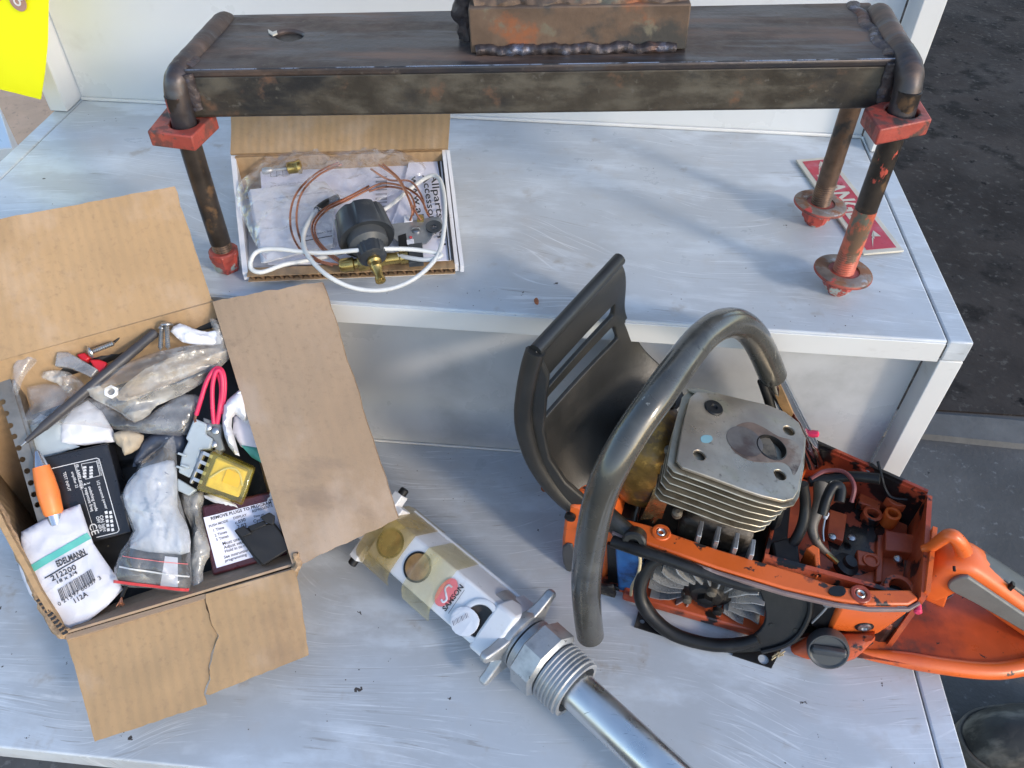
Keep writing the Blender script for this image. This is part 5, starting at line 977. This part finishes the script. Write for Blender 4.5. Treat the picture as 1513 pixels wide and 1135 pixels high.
# fan shroud plate leaning in front of the flywheel
shF = F3(SQ(1000, 812, b=-.004), SQ(1180, 868, b=-.004), SQ(1080, 964, h=.003)); shF = shF if shF.z.dot(fwd) < 0 else Fr(shF.o, shF.x, -shF.y)
oh = smooth_poly(shF.pxs([(952, 871), (963, 897), (985, 922), (1013, 938), (1042, 945), (1068, 947), (1095, 945), (1115, 939), (1128, 924), (1131, 906), (1123, 876), (1103, 862), (1042, 843), (985, 828), (962, 845)]), 2)
oo = smooth_poly(shF.pxs([(938, 867), (941, 896), (967, 925), (1013, 951), (1045, 961), (1082, 966), (1139, 961), (1167, 948), (1188, 928), (1199, 900), (1199, 873), (1131, 852), (1021, 822), (990, 812), (967, 820), (947, 842)]), 2)
shr_ = prism('fan_shroud', oo, shF, .005, BLKP, saw, holes=[oh], bevel=.0012)
tube('shroud_bead', [shF.w(x, y, .001) for x, y in [shF.px(u, v) for u, v in ((985, 822), (963, 832), (948, 858), (947, 884), (962, 910), (990, 933), (1020, 945), (1060, 953), (1095, 951), (1120, 943))]], .0062, RUBB, shr_, 12, rad=lambda t: .75+.25*math.sin(math.pi*t))
tube('shroud_edge', [shF.w(*shF.px(u, v), .0015) for u, v in ((1125, 962), (1160, 952), (1182, 934), (1196, 905), (1197, 876))], .0022, BLKP, shr_, 8)
for u, v in ((1140, 924), (1176, 932)): c = shF.px(u, v); prism('shroud_hole', circ(c, .0022, 12), shF, .001, GRIME, shr_, z0=.0006)
for u, v in ((1157, 872), (1182, 877)): c = shF.px(u, v); prism('shroud_pad', circ(c, .0042, 14), shF, .002, BLKP, shr_, z0=.0012)
hz_ = SHh(.0016)
prism('rubber_corner', hz_.pxs([(948, 886), (937, 926), (985, 941), (965, 905)]), hz_, .0012, BLKP, saw, holes=[circ(hz_.px(949, 918), .0022, 14)])
prism('rubber_corner', hz_.pxs([(1085, 962), (1082, 968), (1140, 987), (1160, 950), (1120, 945)]), hz_, .0012, BLKP, saw, holes=[circ(hz_.px(1128, 974), .0046, 18)])
# hose and lead under the rim
tube('ignition_lead', [SQ(905, 800, b=-.018), SQ(940, 812, b=-.022), SQ(985, 826, b=-.024), SQ(1040, 846, b=-.024), SQ(1090, 862, b=-.024), SQ(1116, 866, b=-.022), SQ(1130, 857, b=-.012)], .0052, RUBB, saw, 12)
for u, v in ((1022, 838), (1043, 845)): prism('lead_clip', SHb(-.014).pxs([(u-2, v-8), (u+4, v-6), (u+3, v+10), (u-3, v+8)]), SHb(-.014), .003, BLKP, saw, bevel=.0006)
# front: orange nose, blue ignition module, spikes
npn = SHb(-.004)
nose = lambda L: npn.pxs(L)
prism('front_housing', smooth_poly(nose([(840, 748), (862, 752), (905, 768), (912, 800), (905, 835), (890, 862), (868, 868), (842, 852), (830, 820), (832, 782)]), 2), npn, .05, ORNG, saw, bevel=.003)
prism('front_recess', smooth_poly(nose([(832, 806), (846, 803), (850, 830), (842, 845), (833, 830)]), 2), npn, .004, GREYD, saw, z0=.002, bevel=.001)
lathe('front_screw', npn.at(843, 762, .001), npn.z, [(0, .005), (.003, .0048), (.004, .002)], GRIME, saw, 14)
prism('front_opening', nose([(898, 800), (935, 806), (950, 860), (900, 862)]), SHb(-.0075), .02, GRIME, saw, z0=0)
prism('front_sill', nose([(886, 852), (915, 858), (950, 880), (945, 892), (912, 884), (884, 868)]), SHb(-.012), .012, ORND, saw, bevel=.001)
prism('ignition_module', SHb(-.014).pxs([(908, 806), (916, 800), (945, 806), (947, 858), (938, 878), (913, 872)]), SHb(-.014), .016, BLUEP, saw, bevel=.0018)
tube('module_wire', [SQ(u, v, b=-.020) for u, v in ((940, 812), (946, 826), (943, 848), (934, 866), (932, 884))], .0014, STRAW, saw, 7)
prism('bumper_spike', SHb(-.02).pxs([(884, 866), (905, 868), (910, 880), (900, 905), (884, 930), (882, 900)]), SHb(-.02), .004, CASTG, saw, bevel=.001)
lathe('stud', SQ(930, 888, b=-.010), -SB, [(-.006, .0035), (.004, .0038), (.005, .0025)], GRIME, saw, 12)
# pivot arm of the guard
tube('guard_arm', [SQ(880, 745, b=.012), SQ(900, 765, b=.0), SQ(922, 785, b=-.006), SQ(940, 798, b=-.010)], .0105, GUARD, saw, 14, squash=(SB, .7))
pv = SQ(937, 800, b=-.016); lathe('guard_pivot', pv, -SB+SK*.4, [(-.008, .010), (.002, .0105), (.004, .009), (.004, .0048), (0, .0042)], GUARD, saw, 24)
lathe('pivot_hole', pv, -SB+SK*.4, [(0, .0046), (.0015, .0046)], GRIME, saw, 16)
# front hand guard: shell ruled between its near and far edge
NE = [((791, 519), .000), ((792, 545), .001), ((797, 572), .002), ((795, 591), .001), ((793, 607), .000), ((790, 636), -.001), ((792, 660), -.002), ((803, 690), .000), ((823, 718), .003), ((846, 740), .005), ((872, 754), .006), ((905, 770), .006)]
FE = [((915, 383), .118), ((927, 400), .118), ((926, 432), .118), ((924, 448), .118), ((925, 464), .119), ((933, 480), .120), ((941, 500), .122), ((955, 520), .124), ((972, 535), .126), ((990, 552), .126), ((1004, 570), .122), ((1015, 590), .115)]
def nb(p, b): return SQ(*p, b=b)
NE3 = [nb(*e) for e in NE]; FE3 = [nb(*e) for e in FE]
us = [0, .05, .11, .2, .3, .4, .5, .6, .7, .86, .93, .97, 1]
G = [[NE3[j].lerp(FE3[j], u)-SA*(.010 if j > 6 else .004 if j > 5 else .001)*math.sin(math.pi*u) for u in us] for j in range(len(NE))]
Vg = [p for row in G for p in row]; Wg = len(us); Fg = []
for j in range(len(NE)-1):
    for i in range(Wg-1):
        if j in (2, 4) and 2 <= i < 9: continue
        Fg.append((j*Wg+i, j*Wg+i+1, (j+1)*Wg+i+1, (j+1)*Wg+i))
go = mesh('hand_guard', Vg, Fg, GUARD, saw, ang=70)
bm = bmesh.new(); bm.from_mesh(go.data)
if sum((f.normal.dot(-fwd) for f in bm.faces)) < 0: bmesh.ops.reverse_faces(bm, faces=bm.faces)
bm.to_mesh(go.data); bm.free()
md_ = go.modifiers.new('solid', 'SOLIDIFY'); md_.thickness = .0045; md_.offset = -1
md_ = go.modifiers.new('bevel', 'BEVEL'); md_.width = .0014; md_.segments = 2; md_.limit_method = 'ANGLE'; md_.angle_limit = R(50)
md_ = go.modifiers.new('sub', 'SUBSURF'); md_.levels = 1; md_.render_levels = 2
tube('guard_top_bar', [NE3[0], NE3[0].lerp(FE3[0], .3), NE3[0].lerp(FE3[0], .7), FE3[0]], .0055, GUARD, saw, 12)
tube('guard_edge', [nb((791, 519), 0)]+[nb(p, b-.002) for p, b in (((783, 545), 0), ((776, 580), 0), ((773, 610), -.001), ((776, 640), -.002), ((790, 682), 0), ((815, 720), .002), ((845, 748), .004), ((880, 765), .006))], .0075, GUARD, saw, 12, squash=(SB, .8))
sidepts = [(791, 519), (810, 560), (806, 600), (803, 640), (812, 680), (835, 715), (870, 745), (845, 748), (815, 720), (790, 682), (776, 640), (773, 610), (776, 580), (783, 545)]
prism('guard_cheek', SHb(-.002).pxs(sidepts), SHb(-.002), .006, GUARD, saw, bevel=.0015)
# front handle bar
HB = [((872, 938), -.074), ((868, 905), -.074), ((866, 860), -.074), ((872, 805), -.072), ((884, 745), -.068), ((904, 692), -.060), ((935, 638), -.042), ((972, 585), -.018), ((1010, 532), .020), ((1038, 498), .050), ((1064, 480), .072), ((1090, 478), .092), ((1112, 494), .106), ((1128, 522), .115), ((1142, 556), .121)]
hb = tube('front_handle', [SQ(*p, b=b) for p, b in HB], .0117, HGRIP, saw, 24, n=8)
tube('handle_tube', [SQ(1143, 556, b=.121), SQ(1160, 590, b=.124), SQ(1180, 630, b=.128), SQ(1196, 662, b=.130), SQ(1204, 684, b=.128)], .0105, CHROM, saw, 18, squash=(SA, .75))
prism('handle_slot', [SHb(.112).px(u, v) for u, v in ((1138, 566), (1150, 562), (1172, 612), (1166, 622), (1152, 600))], SHb(.112), .003, M('rusty_slot', (.30, .17, .07), .7, .1, .3, 60), saw, z0=0)
tube('handle_brace', [SQ(1126, 562, b=.116), SQ(1134, 585, b=.114), SQ(1140, 605, b=.112)], .0042, RUBB, saw, 10)
lathe('red_cap', SQ(1200, 641, b=.125), SA*1+SK*.3, [(-.004, .002), (0, .0035), (.005, .003), (.006, .001)], PINKW, saw, 8)
0 and tube('handle_foot', [SQ(873, 940, b=-.072), SQ(890, 925, b=-.05), SQ(905, 900, b=-.02)], .0105, HGRIP, saw, 14)
# cylinder: head plate, fins, barrel
cF = F3(P(990, 690, z=-.020), P(1164, 764, z=-.040), P(1014, 575, z=-.022)); cF = cF if cF.z.z > 0 else Fr(cF.o, cF.x, -cF.y)
def Z5(L): return [(960+x/4.204, 550+y/4.204) for x, y in L]
ct = cF.pxs(Z5([(290, 120), (430, 132), (620, 178), (740, 205), (840, 245), (925, 310), (965, 400), (955, 560), (925, 735), (895, 785), (835, 800), (700, 768), (600, 735), (400, 660), (205, 590), (168, 545), (185, 440), (205, 335), (250, 160)]))
ccen = Vector((sum(p[0] for p in ct)/len(ct), sum(p[1] for p in ct)/len(ct)))
hs_ = [circ(cF.px(*p), r_, 20) for p, r_ in ((Z5([(310, 515)])[0], .0048), (Z5([(865, 362)])[0], .0048), (Z5([(810, 637)])[0], .0048), (Z5([(757, 468)])[0], .0128), (Z5([(397, 222)])[0], .0075))]
chd = prism('cylinder_head', ct, cF, .0030, ALUM, saw, holes=hs_, bevel=.0009)
rs_ = circ(cF.px(*Z5([(590, 430)])[0]), .0150, 36)
prism('plug_recess_ring', rs_, cF, .0005, CARBON, chd, holes=[[tuple(Vector(q)) for q in circ(cF.px(*Z5([(757, 468)])[0]), .0124, 28)]] if False else [], z0=.0004)
lathe('plug_well', cF.w(*cF.px(*Z5([(757, 468)])[0]), -.016), cF.z, [(0, .0125), (.0164, .0127), (.0168, .0118), (.015, .0112), (.002, .0100), (.001, .0005)], GRIME, chd, 32)
lathe('spark_plug', cF.w(*cF.px(*Z5([(715, 480)])[0]), -.0155), cF.z+cF.x*.1, [(0, .0065), (.008, .0062), (.0115, .0048), (.013, .002), (.0132, .0003)], CHROM, chd, 24)
gc = cF.px(*Z5([(397, 222)])[0]); lathe('grommet', cF.w(*gc, -.001), cF.z, [(0, .0076), (.0014, .0080), (.0024, .0072), (.0024, .0030), (.001, .0022)], RUBB, chd, 28)
prism('paint_dab', smooth_poly(cF.pxs(Z5([(315, 410), (335, 392), (380, 395), (390, 420), (365, 440), (325, 436)])), 2), cF, .0001, M('blue_dab', (.16, .30, .34), .5), chd, z0=.0002)
STAIN = M('brown_oil_stain', (.20, .135, .10), .45, .6, .3, 40, layers=[((.32, .26, .20), 24, .48, .60, .35), ((.10, .07, .055), 30, .58, .68)])
prism('stain', smooth_poly(cF.pxs(Z5([(505, 470), (520, 350), (610, 310), (700, 340), (800, 400), (900, 430), (945, 520), (900, 640), (870, 590), (820, 560), (720, 560), (610, 545)])), 3), cF, .0001, STAIN, chd, z0=.0002, holes=[hs_[3]])
def scl(p, sx, sy, ox=0, oy=0): return (ccen.x+(p[0]-ccen.x)*sx+ox, ccen.y+(p[1]-ccen.y)*sy+oy)
for i in range(6):
    z = -.0050-.0084*i; k_ = 1.085 if i == 0 else 1.05-.012*i; oy_ = .0012*i*0
    cut = [scl(p, k_, k_, -.001, .001) for p in ct]
    prism('cooling_fin', cut, cF, .0013, ALUF, saw, z0=z, bevel=.0004)
lathe('cylinder_barrel', cF.w(ccen.x, ccen.y, -.062), cF.z, [(0, .034), (.03, .032), (.060, .028)], CASTG, saw, 32)
prism('rear_tab', [scl(p, 1, 1) for p in cF.pxs(Z5([(240, 90), (310, 85), (450, 120), (580, 155), (585, 170), (430, 140), (300, 125)]))], cF, .0015, ALUF, saw, z0=-.003)
for u, v in ((1032, 798), (1058, 806), (1086, 816), (1110, 826)):
    lbox('block_fin', *(lambda q: (q[0]-.0018, q[0]+.0018, q[1]+.004, q[1]+.020, .055, .097))(SHh(.097).px(u, v)), ZINC, bevel=.0006)
# muffler with heat shield
mq = [SQ(925, 700, b=.03), SQ(930, 720, b=.03)]
mc = SW(.012, .055, .112)
rr_ = []
mf = Fr(SW(-.012, .020, .085), SA, SK)
Vm = []; Fm = []
ring = [(-.5, -.5), (.5, -.5), (.5, .5), (-.5, .5)]
def blob(name, c, sx, sy, sz, mat, e=3.2):
    S, T = 28, 16; V = []; Fc = []
    for i in range(T+1):
        ph = -math.pi/2+math.pi*i/T
        for j in range(S):
            a_ = 2*math.pi*j/S; f_ = lambda v, k: math.copysign(abs(v)**(2/k), v)
            V.append(c+SA*sx*f_(math.cos(ph), e)*f_(math.cos(a_), e)+SB*sy*f_(math.cos(ph), e)*f_(math.sin(a_), e)+SK*sz*f_(math.sin(ph), e))
    for i in range(T):
        for j in range(S): Fc.append((i*S+j, i*S+(j+1) % S, (i+1)*S+(j+1) % S, (i+1)*S+j))
    o = mesh(name, V, Fc, mat, saw, ang=60); return o
blob('muffler', SQ(958, 672, b=.050), .027, .038, .046, MUFF, 2.8)
sheet('heat_shield', SQ(946, 768, b=.010), SQ(978, 766, b=.012), SQ(1000, 690, b=.022), SQ(975, 700, b=.018), BRONZ, saw, t=.002, nu=8, nv=8, amp=.0025, freq=60, bend=.004)
tube('muffler_seam', [SQ(965, 770, b=.012), SQ(985, 735, b=.020), SQ(996, 690, b=.030), SQ(1000, 640, b=.05)], .0030, BRONZ, saw, 10)
for u, v, b_ in ((1000, 760, .012), (985, 668, .03), (990, 600, .075)): lathe('muffler_bolt', SQ(u, v, b=b_), SK-SB*.3, [(0, .0045), (.006, .0045), (.008, .002)], CASTG, saw, 10)
# intake side: boot, hoses, linkage, wires
lathe('intake_boot', SW(.128, .058, .085), SA, [(-.014, .017), (-.004, .020), (.002, .016), (.006, .019), (.010, .015)], RUBB, saw, 24)
tube('fuel_hose', [SQ(u, v, b=b_) for u, v, b_ in ((1186, 715, .06), (1190, 745, .055), (1186, 775, .045), (1172, 803, .035), (1150, 828, .025))], .0046, RUBB, saw, 12)
tube('fuel_hose', [SQ(u, v, b=b_) for u, v, b_ in ((1215, 760, .05), (1222, 735, .06), (1232, 718, .07), (1242, 722, .07), (1240, 742, .06))], .0044, RUBB, saw, 12)
tube('ignition_hose', [SQ(u, v, b=b_) for u, v, b_ in ((1195, 712, .10), (1222, 708, .105), (1260, 704, .108), (1300, 708, .106))], .0048, RUBB, saw, 12)
tube('red_wire', [SQ(u, v, b=b_) for u, v, b_ in ((1198, 708, .10), (1220, 696, .11), (1248, 698, .108), (1262, 718, .095), (1258, 742, .085))], .0020, M('dull_red_wire', (.22, .06, .06), .5), saw, 8)
tube('throttle_link', [SQ(u, v, h=h_) for u, v, h_ in ((1213, 716, .090), (1211, 745, .085), (1200, 775, .080), (1206, 800, .072), (1222, 818, .066), (1238, 832, .064))], .0058, M('link_greybrown', (.15, .125, .095), .5, .3, .25, 50, layers=[((.06, .055, .05), 30, .54, .64), ((.28, .22, .12), 40, .6, .7)]), saw, 10, rad=lambda t: 1.15-.75*t, squash=(SB, .8))
tube('link_rod', [SQ(1222, 818, h=.067), SQ(1238, 832, h=.066)], .0020, BRASS, saw, 8, n=2)
lathe('rubber_bung', SQ(1246, 838, h=.056), SK+SA*.3, [(0, .010), (.006, .0105), (.008, .006), (.012, .0055)], RUBB, saw, 20)
tube('spring_wire', [SQ(u, v, h=h_) for u, v, h_ in ((1219, 766, .082), (1216, 785, .08), (1217, 800, .078))], .0009, SCREW, saw, 6)
lathe('wire_ferrule', SQ(1220, 763, h=.083), SK, [(-.002, .002), (.004, .002)], PAPER, saw, 10)
tube('ground_wire', [SQ(u, v, h=h_) for u, v, h_ in ((1297, 682, .10), (1303, 705, .094), (1308, 722, .085), (1318, 735, .08), (1340, 738, .08))], .0013, RUBB, saw, 7)
prism('carb_block', SHh(.075).pxs([(1140, 800), (1178, 790), (1184, 840), (1150, 850)]), SHh(.075), .03, BLKP, saw, bevel=.002)
tube('frame_wire', [SQ(u, v, b=-.016) for u, v in ((1225, 893), (1215, 905), (1200, 920))], .0010, ZINC, saw, 6)
lathe('frame_screw', SQ(1223, 888, b=-.014), -SB, [(0, .004), (.004, .0038), (.005, .002)], SCREW, saw, 10)
prism('dark_panel', SHb(-.008).pxs([(1196, 872), (1240, 888), (1222, 934), (1198, 925)]), SHb(-.008), .012, BLKP, saw, bevel=.001)
# grit and rust flakes scattered on both steps
rg_ = random.Random(77); V = []; Fc = []
for i in range(420):
    low = rg_.random() < .55; x = rg_.uniform(XL+.02, XR-.01); y = rg_.uniform(YL+.02, .545) if low else rg_.uniform(YF+.01, YB-.02)
    if rg_.random() < .4: y = (.545-abs(rg_.gauss(0, .03))) if low else (YF+.004+abs(rg_.gauss(0, .02)))
    z = (ZL if low else 0)+.0001; r_ = rg_.choice((.0003, .0003, .0004, .0005, .0007)); b_ = len(V); a0 = rg_.uniform(0, 6.3); el = rg_.uniform(.5, 1)
    V += [(x+r_*math.cos(a0+k*1.57)*(el if k % 2 else 1), y+r_*math.sin(a0+k*1.57)*(el if k % 2 else 1), z) for k in range(4)]+[(x, y, z+r_*.6)]
    Fc += [(b_+k, b_+(k+1) % 4, b_+4) for k in range(4)]
tag(mesh('grit', V, Fc, M('rust_grit', (.07, .045, .03), .9, 0, .4, 40), smooth=False), kind='stuff')
# dry leaf crumbs on the lower step
for i, (u, v, lb) in enumerate(((803, 722, 'small red brown leaf crumb beside the hand guard'), (793, 445, 'small brown crumb near the upper shelf front edge'))):
    z_ = ZL if v > 650 else 0; h_ = HZ(z_+.001)
    o, _ = cushion('leaf_crumb', smooth_poly(h_.pxs([(u-4, v-2), (u, v-4), (u+3, v-1), (u+2, v+4), (u-2, v+3)]), 2), h_, .0015, .001, 200, LEAFR, None, n=8, seed=90+i, edge=.002); tag(o, lb, 'leaf')
